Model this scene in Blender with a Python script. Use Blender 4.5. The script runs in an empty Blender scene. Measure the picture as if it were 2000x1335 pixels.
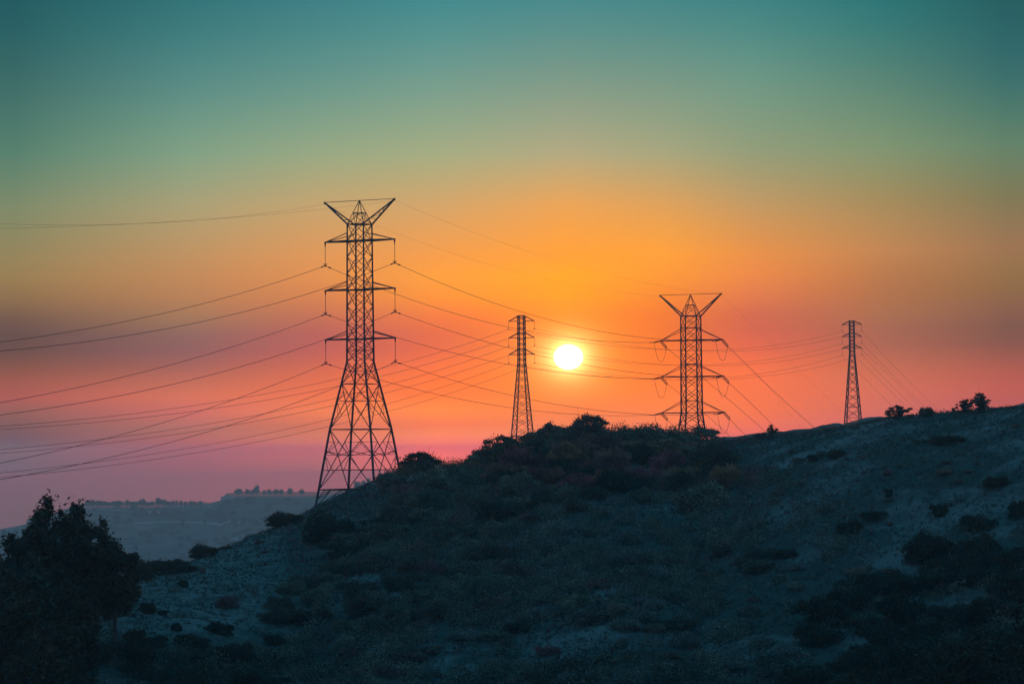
import bpy, math, random
import numpy as np
from mathutils import Vector, Matrix
rng = np.random.default_rng(7); random.seed(7)
R = math.radians
SC = bpy.context.scene
# ------------------------------------------------------------------ camera
F = 5000.0            # focal length in photograph pixels (2000 wide)
HOR = 880.0; ROLL = 0.5
PITCH = math.atan((HOR-667.5)/F)
cam_d = bpy.data.cameras.new("camera"); cam = bpy.data.objects.new("camera", cam_d)
SC.collection.objects.link(cam)
cam_d.sensor_width = 36; cam_d.lens = 36*F/2000; cam_d.clip_start = 1; cam_d.clip_end = 100000
CM = Matrix.Rotation(math.pi/2+PITCH, 4, 'X') @ Matrix.Rotation(R(-ROLL), 4, 'Z')
cam.matrix_world = CM
SC.camera = cam
CR = np.array(CM.to_3x3())
def P(u, v, d):
    """world point seen at photograph pixel (u,v) whose distance north is d"""
    k = CR @ np.array([(u-1000)/F, -(v-667.5)/F, -1.0])
    return k*(d/k[1])
def PX(p):
    k = CR.T @ np.array(p, float)
    return 1000+F*k[0]/-k[2], 667.5-F*k[1]/-k[2]
# ------------------------------------------------------------------ sun and sky
sd = P(1110, 697, 1.0); sd /= np.linalg.norm(sd)
SUN_AZ = math.atan2(sd[0], sd[1]); SUN_EL = math.asin(sd[2])
sun_d = bpy.data.lights.new("sun", 'SUN'); sun_d.energy = 1.05; sun_d.angle = R(0.6)
sun_d.color = (1.0, 0.22, 0.07)
sun = bpy.data.objects.new("sun", sun_d); SC.collection.objects.link(sun)
sun.rotation_euler = Vector(-sd).to_track_quat('-Z', 'Y').to_euler()
SC.view_settings.view_transform = 'Standard'; SC.view_settings.look = 'None'
SC.view_settings.exposure = 0; SC.view_settings.gamma = 1; SC.view_settings.use_curve_mapping = False
SC.cycles.use_denoising = True
SC.cycles.max_bounces = 5; SC.cycles.volume_bounces = 0; SC.cycles.transparent_max_bounces = 8
SC.cycles.sample_clamp_indirect = 2

def lin(c):
    c = np.array(c, float)/255
    return np.where(c <= 0.04045, c/12.92, ((c+0.055)/1.055)**2.4)
SKYV = [0, 150, 300, 400, 500, 560, 620, 670, 720, 770, 830, 855, 880, 905]
SKY = {  # columns of sky seen at photograph x, colours at the heights of SKYV
 30: [(34, 92, 98),(61, 108, 104),(90, 130, 112),(126, 138, 106),(150, 132, 92),(150, 121, 84),(122, 95, 82),(108, 83, 80),(140, 89, 81),(170, 95, 90),(132, 95, 98),(122, 92, 101),(112, 90, 104),(102, 88, 108)],
 370: [(54, 116, 120),(87, 138, 132),(130, 160, 132),(170, 160, 120),(192, 146, 98),(190, 134, 92),(164, 120, 94),(146, 102, 98),(172, 104, 94),(212, 116, 98),(186, 112, 105),(175, 109, 109),(164, 106, 113),(152, 102, 115)],
 620: [(64, 128, 131),(102, 149, 138),(152, 168, 132),(196, 164, 114),(224, 152, 90),(222, 140, 84),(198, 116, 90),(190, 102, 94),(214, 110, 88),(238, 120, 86),(216, 123, 98),(206, 122, 103),(196, 120, 108),(178, 112, 112)],
 850: [(70, 138, 141),(115, 156, 142),(165, 172, 132),(212, 166, 108),(250, 160, 78),(255, 156, 67),(246, 128, 74),(234, 114, 80),(254, 122, 74),(255, 130, 70),(251, 133, 82),(246, 132, 89),(241, 130, 96),(228, 122, 102)],
 1110: [(76, 138, 138),(125, 154, 136),(180, 170, 130),(236, 166, 90),(255, 164, 62),(255, 166, 54),(255, 160, 52),(255, 158, 54),(255, 156, 54),(255, 152, 54),(248, 135, 60),(243, 132, 65),(238, 128, 70),(233, 121, 75)],
 1300: [(72, 135, 135),(119, 152, 134),(168, 166, 126),(222, 162, 94),(255, 160, 64),(252, 146, 62),(246, 126, 62),(250, 124, 62),(255, 128, 60),(255, 132, 62),(250, 131, 74),(245, 131, 81),(240, 130, 88),(234, 126, 90)],
 1470: [(66, 131, 131),(108, 150, 132),(150, 158, 122),(196, 154, 100),(236, 146, 76),(232, 132, 78),(214, 110, 82),(224, 108, 82),(248, 118, 78),(250, 122, 82),(238, 118, 94),(234, 116, 96),(230, 114, 98),(225, 105, 100)],
 1730: [(48, 117, 117),(88, 132, 118),(132, 148, 112),(168, 140, 94),(194, 132, 84),(182, 119, 80),(172, 111, 84),(174, 105, 88),(200, 111, 88),(212, 112, 95),(204, 110, 102),(197, 104, 105),(190, 98, 108),(185, 96, 110)],
 1970: [(30, 95, 97),(61, 112, 108),(106, 130, 104),(136, 122, 88),(156, 116, 82),(146, 108, 76),(136, 95, 80),(140, 91, 82),(176, 95, 84),(190, 98, 92),(170, 92, 100),(160, 90, 102),(150, 88, 105),(145, 86, 108)],
}
#SKYFIX_BEGIN
SKYFIX = {30: [[-0.1113, -0.0142, -0.0106], [-0.0222, -0.0172, -0.0116], [-0.0304, -0.0108, -0.0093], [-0.0238, -0.0, -0.0059], [-0.0252, -0.0, -0.0108], [-0.0089, -0.0001, -0.023], [-0.059, -0.0382, -0.0265], [-0.0772, -0.0418, -0.03], [-0.0289, -0.0253, -0.0414], [0.0564, -0.0277, -0.0362], [-0.1387, -0.0198, -0.0631], [0.0364, -0.7676, -0.945], [-1.8415, -2.661, -2.6645], [-2.5081, -2.6607, -1.7458]], 370: [[-0.0246, -0.0127, -0.0064], [-0.0258, -0.0077, 0.0038], [-0.0283, 0.0094, 0.0037], [-0.0196, 0.0047, -0.0034], [-0.0229, -0.0043, -0.0141], [-0.0116, -0.012, -0.0215], [-0.0585, -0.0074, -0.0202], [-0.1, -0.0443, -0.0009], [-0.0475, -0.0274, -0.0275], [0.0818, 0.0123, -0.0446], [-0.0283, -0.0435, 0.0142], [-0.1972, 0.2138, -0.1343], [0.3864, -0.135, -0.9935], [-0.1316, -0.4778, -0.5774]], 620: [[-0.025, -0.0106, 0.004], [-0.0308, -0.0084, 0.004], [-0.0298, 0.01, -0.0], [-0.0176, -0.0, -0.0097], [-0.021, -0.0046, -0.0156], [-0.0071, -0.0043, -0.0244], [-0.0799, -0.0351, -0.017], [-0.1067, -0.0481, -0.0067], [-0.0275, -0.0219, -0.0384], [-0.0082, -0.022, -0.0521], [0.2132, 0.1423, -0.0666], [-0.49, -0.1897, -1.3283], [1.5914, 1.6097, -2.0274], [-0.2498, 0.4617, -1.0453]], 850: [[-0.0286, -0.0076, 0.0042], [-0.0295, -0.0045, 0.0043], [-0.033, 0.0102, -0.0038], [-0.026, -0.005, -0.009], [-0.0486, -0.0147, -0.0181], [0.0, 0.0287, -0.0321], [-0.0484, -0.0395, -0.0277], [-0.1388, -0.0546, -0.019], [0.0003, -0.017, -0.0371], [0.0, -0.0336, -0.4043], [0.241, 0.2609, -1.7935], [-0.4598, -0.2379, -3.7147], [1.8504, 3.056, -4.1741], [0.7539, 2.6698, -3.8721]], 1110: [[-0.0297, -0.0115, 0.008], [-0.0327, -0.0088, 0.0001], [-0.0423, 0.005, 0.0109], [-0.0149, -0.01, -0.0198], [0.0, -0.0252, -0.0231], [0.0, 0.0256, -0.0628], [0.0, -0.1422, -0.4879], [-0.0314, -0.1221, -1.4444], [-0.0629, -0.102, -2.4008], [-0.0943, -0.0819, -3.3573], [-0.1257, -0.0618, -4.3138], [0.2272, 0.4288, -6.9293], [0.2272, 0.4288, -6.9293], [0.2272, 0.4288, -6.9293]], 1300: [[-0.0306, -0.0113, 0.0039], [-0.031, -0.0087, 0.0002], [-0.0437, 0.0049, 0.007], [-0.0276, -0.0096, -0.0129], [0.0, 0.0096, -0.028], [-0.0575, -0.0003, -0.0284], [-0.0818, -0.0475, -0.0326], [-0.1325, -0.0444, -0.0384], [0.0, -0.0393, -0.3307], [0.0, -0.0148, -0.7983], [0.0399, 0.0657, -3.1778], [0.0399, 0.0657, -3.1778], [0.0399, 0.0657, -3.1778], [0.0399, 0.0657, -3.1778]], 1470: [[-0.0298, -0.0145, 0.0001], [-0.0305, -0.0001, 0.0076], [-0.0512, -0.0046, -0.0], [-0.0532, -0.0045, -0.0029], [-0.0299, -0.0043, -0.0241], [0.0219, 0.0038, -0.0228], [-0.0953, -0.0368, -0.0178], [-0.0798, -0.0441, -0.0197], [-0.0083, -0.0158, -0.0379], [-0.0343, -0.0135, -0.0494], [0.0635, 0.0195, -0.9564], [0.0635, 0.0195, -0.9564], [0.0635, 0.0195, -0.9564], [0.0635, 0.0195, -0.9564]], 1730: [[-0.0272, -0.0127, 0.0001], [-0.0313, -0.0146, -0.0032], [-0.0476, 0.0042, 0.003], [-0.0538, -0.008, -0.0128], [-0.0118, 0.0076, -0.0099], [-0.0435, -0.0234, -0.0243], [-0.0472, -0.0066, -0.024], [-0.1015, -0.0378, -0.0211], [-0.0697, -0.0212, -0.0313], [-0.014, -0.0124, -0.037], [-0.014, -0.0124, -0.037], [-0.014, -0.0124, -0.037], [-0.014, -0.0124, -0.037], [-0.014, -0.0124, -0.037]], 1970: [[-0.2435, -0.0202, -0.0134], [-0.0327, -0.024, -0.0058], [-0.0427, -0.0, -0.0001], [-0.0605, -0.0137, -0.0167], [-0.009, -0.0097, -0.008], [-0.0413, -0.0031, -0.028], [-0.0293, -0.022, -0.0213], [-0.1167, -0.038, -0.0309], [-0.0707, -0.0333, -0.0369], [-0.0001, -0.0357, -0.0526], [-0.0001, -0.0357, -0.0526], [-0.0001, -0.0357, -0.0526], [-0.0001, -0.0357, -0.0526], [-0.0001, -0.0357, -0.0526]]}
#SKYFIX_END
def sky_world():
    w = bpy.data.worlds.new("World"); SC.world = w; w.use_nodes = True
    nt = w.node_tree; N = nt.nodes; L = nt.links; N.clear()
    def node(t, **k):
        n = N.new(t)
        for a, b in k.items(): setattr(n, a, b)
        return n
    def m(op, a, b=None, c=None, clamp=False):
        n = node('ShaderNodeMath', operation=op); n.use_clamp = clamp
        for i, x in enumerate((a, b, c)):
            if x is None: continue
            if isinstance(x, (int, float)): n.inputs[i].default_value = x
            else: L.new(x, n.inputs[i])
        return n.outputs[0]
    tc = node('ShaderNodeTexCoord'); sp = node('ShaderNodeSeparateXYZ'); L.new(tc.outputs['Generated'], sp.inputs[0])
    X, Y, Z = sp.outputs
    az = m('ARCTAN2', X, Y)                                  # 0 = north, radians
    el = m('ARCSINE', m('MAXIMUM', m('MINIMUM', Z, 1.0), -1.0))
    # ramp factor: 0..0.8 covers -1 deg .. 11 deg, 0.8..1 covers up to the zenith
    E0, E1 = R(-1.2), R(10.8)
    f1 = m('MULTIPLY', m('DIVIDE', m('SUBTRACT', el, E0), E1-E0, clamp=True), 0.8)
    f2 = m('MULTIPLY', m('DIVIDE', m('SUBTRACT', el, E1), R(90)-E1, clamp=True), 0.2)
    fac = m('ADD', f1, f2)
    def elev(v): return math.atan((HOR-v)/F)
    def ramp(cols, tail):
        r = node('ShaderNodeValToRGB'); L.new(fac, r.inputs[0])
        vs = np.array(SKYV, float); cs = np.array(cols, float)   # linear colours
        e = r.color_ramp; e.interpolation = 'LINEAR'
        tv = [ -180, -60, 0, 60, 120, 180, 240, 300, 350, 400, 450, 500, 540, 580, 620, 650, 680, 710, 740, 770, 800, 830, 860, 890, 930, 960]
        pts = []
        for v in tv:
            g = (cs)**(1/2.2)
            vv = max(v, 0)
            # catmull-like smoothing: average of neighbours
            q = np.mean([[np.interp(vv+o, vs, g[:, k]) for k in range(3)] for o in (-18, 0, 18)], axis=0)**2.2
            if v < 0: q = q*(0.93 if v > -100 else 0.84)
            pts.append((0.8*(elev(v)-E0)/(E1-E0), q))
        last = pts[0][1]
        for f, c in tail(last): pts.append((f, c))
        pts = [(min(max(f, 0), 1), c) for f, c in pts]; pts.sort(key=lambda t: t[0])
        while len(e.elements) > 1: e.elements.remove(e.elements[0])
        e.elements[0].position = pts[0][0]; e.elements[0].color = (*pts[0][1], 1)
        for f, c in pts[1:]:
            k = e.elements.new(f); k.color = (*[float(x) for x in c], 1)
        return r.outputs[0]
    zen = np.array([0.014, 0.100, 0.200])*ZEN
    tail = lambda last: [(0.84, last*0.6+zen*0.4), (0.9, zen), (1.0, zen*0.8)]
    us = sorted(SKY); cols = {}
    for u in us:
        c = np.array([lin(k) for k in SKY[u]])
        if u in SKYFIX: c = np.maximum(c+np.array(SKYFIX[u]), 0.0005)
        cols[u] = ramp(c, tail)
    dusk = [(30,56,82)]*4+[(56,60,86)]*3+[(88,68,92)]*3+[(110,76,94)]*4
    rear = ramp(np.array([lin(k) for k in dusk])*REAR, tail)
    # blend by azimuth
    def azu(u): return math.atan((u-1000)/F)
    cur = rear; prev = R(-60)
    seq = [(azu(u), cols[u]) for u in us]+[(R(60), rear)]
    for a, c in seq:
        t = m('DIVIDE', m('SUBTRACT', az, prev), a-prev, clamp=True)
        mx = node('ShaderNodeMix', data_type='RGBA'); L.new(t, mx.inputs[0]); L.new(cur, mx.inputs[6]); L.new(c, mx.inputs[7])
        cur = mx.outputs[2]; prev = a
    # physical sky underneath, very dim at dusk
    ns = node('ShaderNodeTexSky', sky_type='NISHITA'); ns.sun_disc = False
    ns.sun_elevation = SUN_EL; ns.sun_rotation = SUN_AZ
    a1 = node('ShaderNodeMix', data_type='RGBA', blend_type='ADD'); a1.inputs[0].default_value = 0.002
    L.new(cur, a1.inputs[6]); L.new(ns.outputs[0], a1.inputs[7]); cur = a1.outputs[2]
    # flattened sun disc with aureole
    da = m('SUBTRACT', az, SUN_AZ); de = m('MULTIPLY', m('SUBTRACT', el, SUN_EL), 1.17)
    rr = m('SQRT', m('ADD', m('MULTIPLY', da, da), m('MULTIPLY', de, de)))
    rp = m('MULTIPLY', rr, F)                                # in photograph pixels
    disc = m('SUBTRACT', 1.0, m('DIVIDE', m('SUBTRACT', rp, 23.0), 7.0, clamp=True))
    glow = m('POWER', 2.718, m('MULTIPLY', m('MAXIMUM', m('SUBTRACT', rp, 26.0), 0.0), -1/20.0))
    wide = m('POWER', 2.718, m('MULTIPLY', rp, -1/75.0))
    def addc(cur, f, col):
        mul = node('ShaderNodeVectorMath', operation='SCALE'); mul.inputs[0].default_value = col; L.new(f, mul.inputs['Scale'])
        ad = node('ShaderNodeVectorMath', operation='ADD'); L.new(cur, ad.inputs[0]); L.new(mul.outputs[0], ad.inputs[1]); return ad.outputs[0]
    cur = addc(cur, wide, (0.5, 0.26, 0.01)); cur = addc(cur, glow, (1.5, 1.2, 0.45)); cur = addc(cur, disc, (5, 4.4, 3.2))
    bg = node('ShaderNodeBackground'); bg.inputs[1].default_value = 1.0
    L.new(cur, bg.inputs[0]); out = node('ShaderNodeOutputWorld'); L.new(bg.outputs[0], out.inputs[0])
    w.cycles.sampling_method = 'MANUAL'; w.cycles.sample_map_resolution = 2048
ZEN, REAR = 3.4, 2.8
sky_world()
HAZE_DENSITY, HAZE_G = 1.6e-4, 0.35
HAZE_COL = (0.19, 0.80, 0.90)

# ------------------------------------------------------------------ helpers
COL = SC.collection
def tag(o, label=None, cat=None, group=None, kind=None):
    for k, v in (("label", label), ("category", cat), ("group", group), ("kind", kind)):
        if v: o[k] = v
    return o
def empty(name, loc, rz=0, parent=None):
    o = bpy.data.objects.new(name, None); COL.objects.link(o); o.location = loc; o.rotation_euler = (0, 0, rz)
    o.empty_display_size = 0.5
    if parent: o.parent = parent
    return o
def link(name, me, parent=None, loc=None):
    o = bpy.data.objects.new(name, me); COL.objects.link(o)
    if parent: o.parent = parent
    if loc is not None: o.location = loc
    return o
def mesh(name, V, Fc, mats, smooth=False, midx=None):
    me = bpy.data.meshes.new(name)
    V = np.asarray(V, np.float32)
    if isinstance(Fc, np.ndarray):
        n, k = Fc.shape
        me.vertices.add(len(V)); me.vertices.foreach_set('co', V.ravel())
        me.loops.add(n*k); me.loops.foreach_set('vertex_index', Fc.astype(np.int32).ravel())
        me.polygons.add(n); me.polygons.foreach_set('loop_start', np.arange(0, n*k, k, dtype=np.int32))
        if midx is not None: me.polygons.foreach_set('material_index', midx.astype(np.int32))
        me.update(calc_edges=True)
    else:
        me.from_pydata([tuple(map(float, v)) for v in V], [], Fc); me.update()
    for m_ in (mats if isinstance(mats, (list, tuple)) else [mats]): me.materials.append(m_)
    if smooth: me.polygons.foreach_set('use_smooth', np.ones(len(me.polygons), bool))
    me.validate()
    return me
class MB:
    def __init__(s): s.v = []; s.f = []
    def bar(s, p, q, w, w2=None, t=None):
        p = np.array(p, float); q = np.array(q, float); d = q-p; L = np.linalg.norm(d)
        if L < 1e-6: return
        d /= L; up = np.array([0, 0, 1.0]) if abs(d[2]) < 0.95 else np.array([1.0, 0, 0])
        a = np.cross(d, up); a /= np.linalg.norm(a); b = np.cross(a, d)
        w2 = w if w2 is None else w2; n = len(s.v)
        for c, ww in ((p, w), (q, w2)):
            h = ww/2; hb = h if t is None else t/2
            for i, j in ((-1, -1), (1, -1), (1, 1), (-1, 1)): s.v.append(c+a*h*i+b*hb*j)
        s.f += [(n, n+1, n+5, n+4), (n+1, n+2, n+6, n+5), (n+2, n+3, n+7, n+6), (n+3, n, n+4, n+7), (n+3, n+2, n+1, n), (n+4, n+5, n+6, n+7)]
    def tube(s, pts, r, k=6, r2=None):
        pts = [np.array(p, float) for p in pts]; n0 = len(s.v); m = len(pts)
        rs = np.full(m, r) if np.isscalar(r) and r2 is None else (np.linspace(r, r2, m) if r2 is not None else np.array(r))
        for i, p in enumerate(pts):
            d = pts[min(i+1, m-1)]-pts[max(i-1, 0)]; d = d/(np.linalg.norm(d)+1e-9)
            up = np.array([0, 0, 1.0]) if abs(d[2]) < 0.9 else np.array([1.0, 0, 0])
            a = np.cross(d, up); a /= np.linalg.norm(a); b = np.cross(a, d)
            for j in range(k):
                t = 2*math.pi*j/k; s.v.append(p+(a*math.cos(t)+b*math.sin(t))*rs[i])
        for i in range(m-1):
            for j in range(k):
                s.f.append((n0+i*k+j, n0+i*k+(j+1) % k, n0+(i+1)*k+(j+1) % k, n0+(i+1)*k+j))
        s.f.append(tuple(n0+j for j in range(k))[::-1]); s.f.append(tuple(n0+(m-1)*k+j for j in range(k)))
    def disc(s, c, r, h, k=8):
        s.tube([np.array(c)+[0, 0, h/2], np.array(c)-[0, 0, h/2]], r, k)
    def build(s, name, mat, parent=None, smooth=False):
        return link(name, mesh(name, s.v, s.f, mat, smooth), parent)
# ------------------------------------------------------------------ materials
def mat(name, base, rough=0.9, var=None, scale=1.0, metal=0.0, trans=0.0, bump=0.0, objvar=0.0, coords='Object', detail=6, island=0.0):
    m_ = bpy.data.materials.new(name); m_.use_nodes = True; nt = m_.node_tree; N = nt.nodes; L = nt.links
    b = N['Principled BSDF']; b.inputs['Roughness'].default_value = rough; b.inputs['Metallic'].default_value = metal
    b.inputs['Specular IOR Level'].default_value = 0.2
    tc = N.new('ShaderNodeTexCoord'); nz = N.new('ShaderNodeTexNoise'); nz.inputs['Scale'].default_value = scale; nz.inputs['Detail'].default_value = detail
    if coords == 'World':
        g = N.new('ShaderNodeNewGeometry'); L.new(g.outputs['Position'], nz.inputs['Vector'])
    else: L.new(tc.outputs[coords], nz.inputs['Vector'])
    rp = N.new('ShaderNodeValToRGB'); rp.color_ramp.elements[0].position = 0.3; rp.color_ramp.elements[1].position = 0.7
    rp.color_ramp.elements[0].color = (*base, 1); rp.color_ramp.elements[1].color = (*(var or base), 1)
    L.new(nz.outputs[0], rp.inputs[0]); col = rp.outputs[0]
    if objvar:
        oi = N.new('ShaderNodeObjectInfo'); hs = N.new('ShaderNodeHueSaturation')
        mr = N.new('ShaderNodeMapRange'); mr.inputs[3].default_value = 1-objvar; mr.inputs[4].default_value = 1+objvar
        L.new(oi.outputs['Random'], mr.inputs[0]); L.new(mr.outputs[0], hs.inputs['Value'])
        mr2 = N.new('ShaderNodeMapRange'); mr2.inputs[3].default_value = 0.46; mr2.inputs[4].default_value = 0.53
        mm = N.new('ShaderNodeMath'); mm.operation = 'FRACT'; m3 = N.new('ShaderNodeMath'); m3.operation = 'MULTIPLY'; m3.inputs[1].default_value = 7.3
        L.new(oi.outputs['Random'], m3.inputs[0]); L.new(m3.outputs[0], mm.inputs[0]); L.new(mm.outputs[0], mr2.inputs[0]); L.new(mr2.outputs[0], hs.inputs['Hue'])
        L.new(col, hs.inputs['Color']); col = hs.outputs[0]
    if island:
        ig = N.new('ShaderNodeNewGeometry'); ih = N.new('ShaderNodeHueSaturation'); im = N.new('ShaderNodeMapRange')
        im.inputs[3].default_value = 1-island; im.inputs[4].default_value = 1+island; L.new(ig.outputs['Random Per Island'], im.inputs[0])
        L.new(im.outputs[0], ih.inputs['Value']); L.new(col, ih.inputs['Color']); col = ih.outputs[0]
    L.new(col, b.inputs['Base Color'])
    if bump:
        bp = N.new('ShaderNodeBump'); bp.inputs['Distance'].default_value = bump; L.new(nz.outputs[0], bp.inputs['Height']); L.new(bp.outputs[0], b.inputs['Normal'])
    if trans:
        tr = N.new('ShaderNodeBsdfTranslucent'); L.new(col, tr.inputs[0]); mx = N.new('ShaderNodeMixShader'); mx.inputs[0].default_value = trans
        L.new(b.outputs[0], mx.inputs[1]); L.new(tr.outputs[0], mx.inputs[2]); L.new(mx.outputs[0], N['Material Output'].inputs[0])
    return m_
M_STEEL = mat('galvanised_steel', (0.05, 0.055, 0.06), 0.65, (0.08, 0.085, 0.09), 2, metal=0.0)
M_CERAM = mat('insulator_glass', (0.06, 0.05, 0.05), 0.35)
M_CABLE = mat('aluminium_cable', (0.05, 0.055, 0.06), 0.7, (0.08, 0.08, 0.085), 1)
M_CONC = mat('concrete', (0.3, 0.29, 0.27), 0.9, (0.38, 0.37, 0.34), 3)
M_BARK = mat('bark', (0.05, 0.04, 0.035), 0.9, (0.10, 0.085, 0.07), 3)
M_PALEBARK = mat('pale_bark', (0.07, 0.062, 0.055), 0.9, (0.13, 0.12, 0.105), 2)
M_LEAF = mat('shrub_leaves', (0.08, 0.075, 0.05), 0.8, (0.21, 0.185, 0.12), 1.3, trans=0.35, objvar=0.5, island=0.75)
M_CREST = mat('glow_tint_brush', (0.15, 0.065, 0.042), 0.8, (0.50, 0.20, 0.13), 0.3, trans=0.4, objvar=0.4, coords='World', island=0.45)  # reddened leaf colour paints the sun's warm glow onto the crest
M_THICK = mat('thicket_leaves', (0.04, 0.04, 0.027), 0.8, (0.26, 0.225, 0.15), 0.33, trans=0.3, coords='World', island=0.5)
M_SCRUB = mat('scrub_leaves', (0.05, 0.052, 0.04), 0.85, (0.25, 0.24, 0.19), 0.4, trans=0.2, coords='World', island=0.5)
M_SAGE = mat('sage_leaves', (0.10, 0.105, 0.08), 0.85, (0.22, 0.215, 0.165), 0.9, trans=0.2, objvar=0.3, island=0.75)
M_DRY = mat('dry_brush', (0.14, 0.07, 0.055), 0.9, (0.25, 0.14, 0.105), 1.1, trans=0.2, objvar=0.3, island=0.75)
M_EUC = mat('eucalyptus_leaves', (0.03, 0.038, 0.022), 0.75, (0.06, 0.07, 0.04), 0.8, trans=0.25, island=0.75)
M_DARKSHADE = mat('dark_shade_leaves', (0.022, 0.028, 0.016), 0.8, (0.05, 0.055, 0.03), 0.7, trans=0.2, objvar=0.2, island=0.75)  # dark foliage; also paints shade into the bottom scrub and corner trees
M_FAR = mat('far_leaves', (0.04, 0.05, 0.03), 0.9, (0.06, 0.07, 0.04), 0.2)
M_GRASS = mat('dry_grass', (0.035, 0.050, 0.036), 0.95, (0.085, 0.105, 0.075), 0.12, trans=0.3, coords='World', island=0.35)
M_ROCK = mat('pale_rock', (0.34, 0.31, 0.28), 0.9, (0.48, 0.45, 0.41), 3)
M_WALL = mat('pale_wall', (0.5, 0.47, 0.42), 0.8, (0.56, 0.53, 0.48), 1)
M_ROOF = mat('grey_roof', (0.24, 0.22, 0.21), 0.8, (0.3, 0.28, 0.26), 1)

def ground_mat():
    m_ = bpy.data.materials.new('hillside_soil'); m_.use_nodes = True; nt = m_.node_tree; N = nt.nodes; L = nt.links
    b = N['Principled BSDF']; b.inputs['Roughness'].default_value = 0.97; b.inputs['Specular IOR Level'].default_value = 0.1
    g = N.new('ShaderNodeNewGeometry')
    def nz(s, d=8, r=0.6):
        n = N.new('ShaderNodeTexNoise'); n.inputs['Scale'].default_value = s; n.inputs['Detail'].default_value = d; n.inputs['Roughness'].default_value = r
        L.new(g.outputs['Position'], n.inputs['Vector']); return n.outputs[0]
    def ramp(f, a, b_, ca, cb):
        r = N.new('ShaderNodeValToRGB'); r.color_ramp.elements[0].position = a; r.color_ramp.elements[1].position = b_
        r.color_ramp.elements[0].color = (*ca, 1); r.color_ramp.elements[1].color = (*cb, 1); L.new(f, r.inputs[0]); return r.outputs[0]
    def mix(f, a, b_):
        x = N.new('ShaderNodeMix'); x.data_type = 'RGBA'; L.new(f, x.inputs[0]); L.new(a, x.inputs[6]); L.new(b_, x.inputs[7]); return x.outputs[2]
    grass = ramp(nz(1.7, 10, 0.75), 0.3, 0.7, (0.026, 0.040, 0.030), (0.072, 0.100, 0.076))
    soil = ramp(nz(2.6, 10, 0.8), 0.35, 0.65, (0.09, 0.084, 0.068), (0.27, 0.25, 0.21))
    litter = ramp(nz(3.1, 10, 0.8), 0.3, 0.7, (0.03, 0.027, 0.02), (0.09, 0.078, 0.06))
    f1 = ramp(nz(0.045, 6, 0.65), 0.50, 0.62, (0, 0, 0), (1, 1, 1))
    f2 = ramp(nz(0.07, 7, 0.7), 0.40, 0.56, (0, 0, 0), (1, 1, 1))
    at = N.new('ShaderNodeAttribute'); at.attribute_name = 'brush'; ab = N.new('ShaderNodeAttribute'); ab.attribute_name = 'bare'
    def mm(op, x, y):
        q = N.new('ShaderNodeMath'); q.operation = op; q.use_clamp = True
        for i_, w_ in enumerate((x, y)):
            if isinstance(w_, float): q.inputs[i_].default_value = w_
            else: L.new(w_, q.inputs[i_])
        return q.outputs[0]
    fs = mm('MULTIPLY', f1, mm('SUBTRACT', 1.0, at.outputs['Fac'])); fs = mm('MAXIMUM', fs, mm('MULTIPLY', ab.outputs['Fac'], ramp(nz(0.25, 8, 0.7), 0.36, 0.56, (0, 0, 0), (1, 1, 1))))
    fg = mm('MULTIPLY', mm('ADD', f2, 0.35), mm('SUBTRACT', 1.0, mm('MULTIPLY', at.outputs['Fac'], 0.85)))
    L.new(mix(fs, mix(fg, litter, grass), soil), b.inputs['Base Color'])
    bp = N.new('ShaderNodeBump'); bp.inputs['Distance'].default_value = 0.35; L.new(nz(1.3, 10, 0.75), bp.inputs['Height']); L.new(bp.outputs[0], b.inputs['Normal'])
    return m_
M_GROUND = ground_mat()
M_FARGROUND = mat('far_hill_scrub', (0.03, 0.035, 0.022), 0.95, (0.12, 0.11, 0.08), 0.018, coords='World', detail=10)
M_PLAIN = mat('city_plain', (0.05, 0.05, 0.04), 0.15, (0.24, 0.22, 0.19), 0.006, coords='World', detail=10)
M_PLAIN.node_tree.nodes['Principled BSDF'].inputs['Specular IOR Level'].default_value = 0.5
M_ROAD = mat('pale_dirt_road', (0.22, 0.20, 0.17), 0.95, (0.3, 0.27, 0.23), 0.3, coords='World')

# ------------------------------------------------------------------ terrain
SU = [-800, -400, 0, 100, 161, 189, 217, 245, 297, 350, 413, 465, 518, 560, 600, 623, 660, 700, 740, 786, 820, 880, 930, 960, 1000, 1040, 1100, 1150, 1200, 1260, 1310, 1366, 1408, 1470, 1532, 1595, 1657, 1732, 1782, 1865, 1948, 2000, 2200, 2600, 3000]
SV = [1400, 1380, 1340, 1290, 1240, 1197, 1173, 1145, 1124, 1103, 1078, 1059, 1035, 1016, 998, 984, 968, 953, 937, 922, 926, 925, 918, 902, 890, 878, 866, 862, 861, 862, 864, 867, 863, 857, 851, 843, 832, 817, 811, 803, 797, 795, 790, 800, 830]
RU = [-800, 0, 161, 300, 450, 623, 786, 1000, 1200, 1366, 1500, 1657, 2000, 3000]
RV = [300, 310, 335, 385, 440, 500, 520, 520, 520, 545, 500, 470, 430, 420]
KU = [-800, 300, 620, 760, 900, 1300, 1600, 3000]
KV = [60, 45, 32, 14, 6, 4, 4, 4]
def _noise2(x, y, scale, seed):
    """smooth value noise"""
    g = np.random.default_rng(seed).random((256, 256))*2-1
    X = x/scale+1000; Y = y/scale+1000
    i = np.floor(X).astype(int); j = np.floor(Y).astype(int); fx = X-i; fy = Y-j
    fx = fx*fx*(3-2*fx); fy = fy*fy*(3-2*fy); i &= 255; j &= 255; i1 = (i+1) & 255; j1 = (j+1) & 255
    return (g[i, j]*(1-fx)+g[i1, j]*fx)*(1-fy)+(g[i, j1]*(1-fx)+g[i1, j1]*fx)*fy
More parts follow.
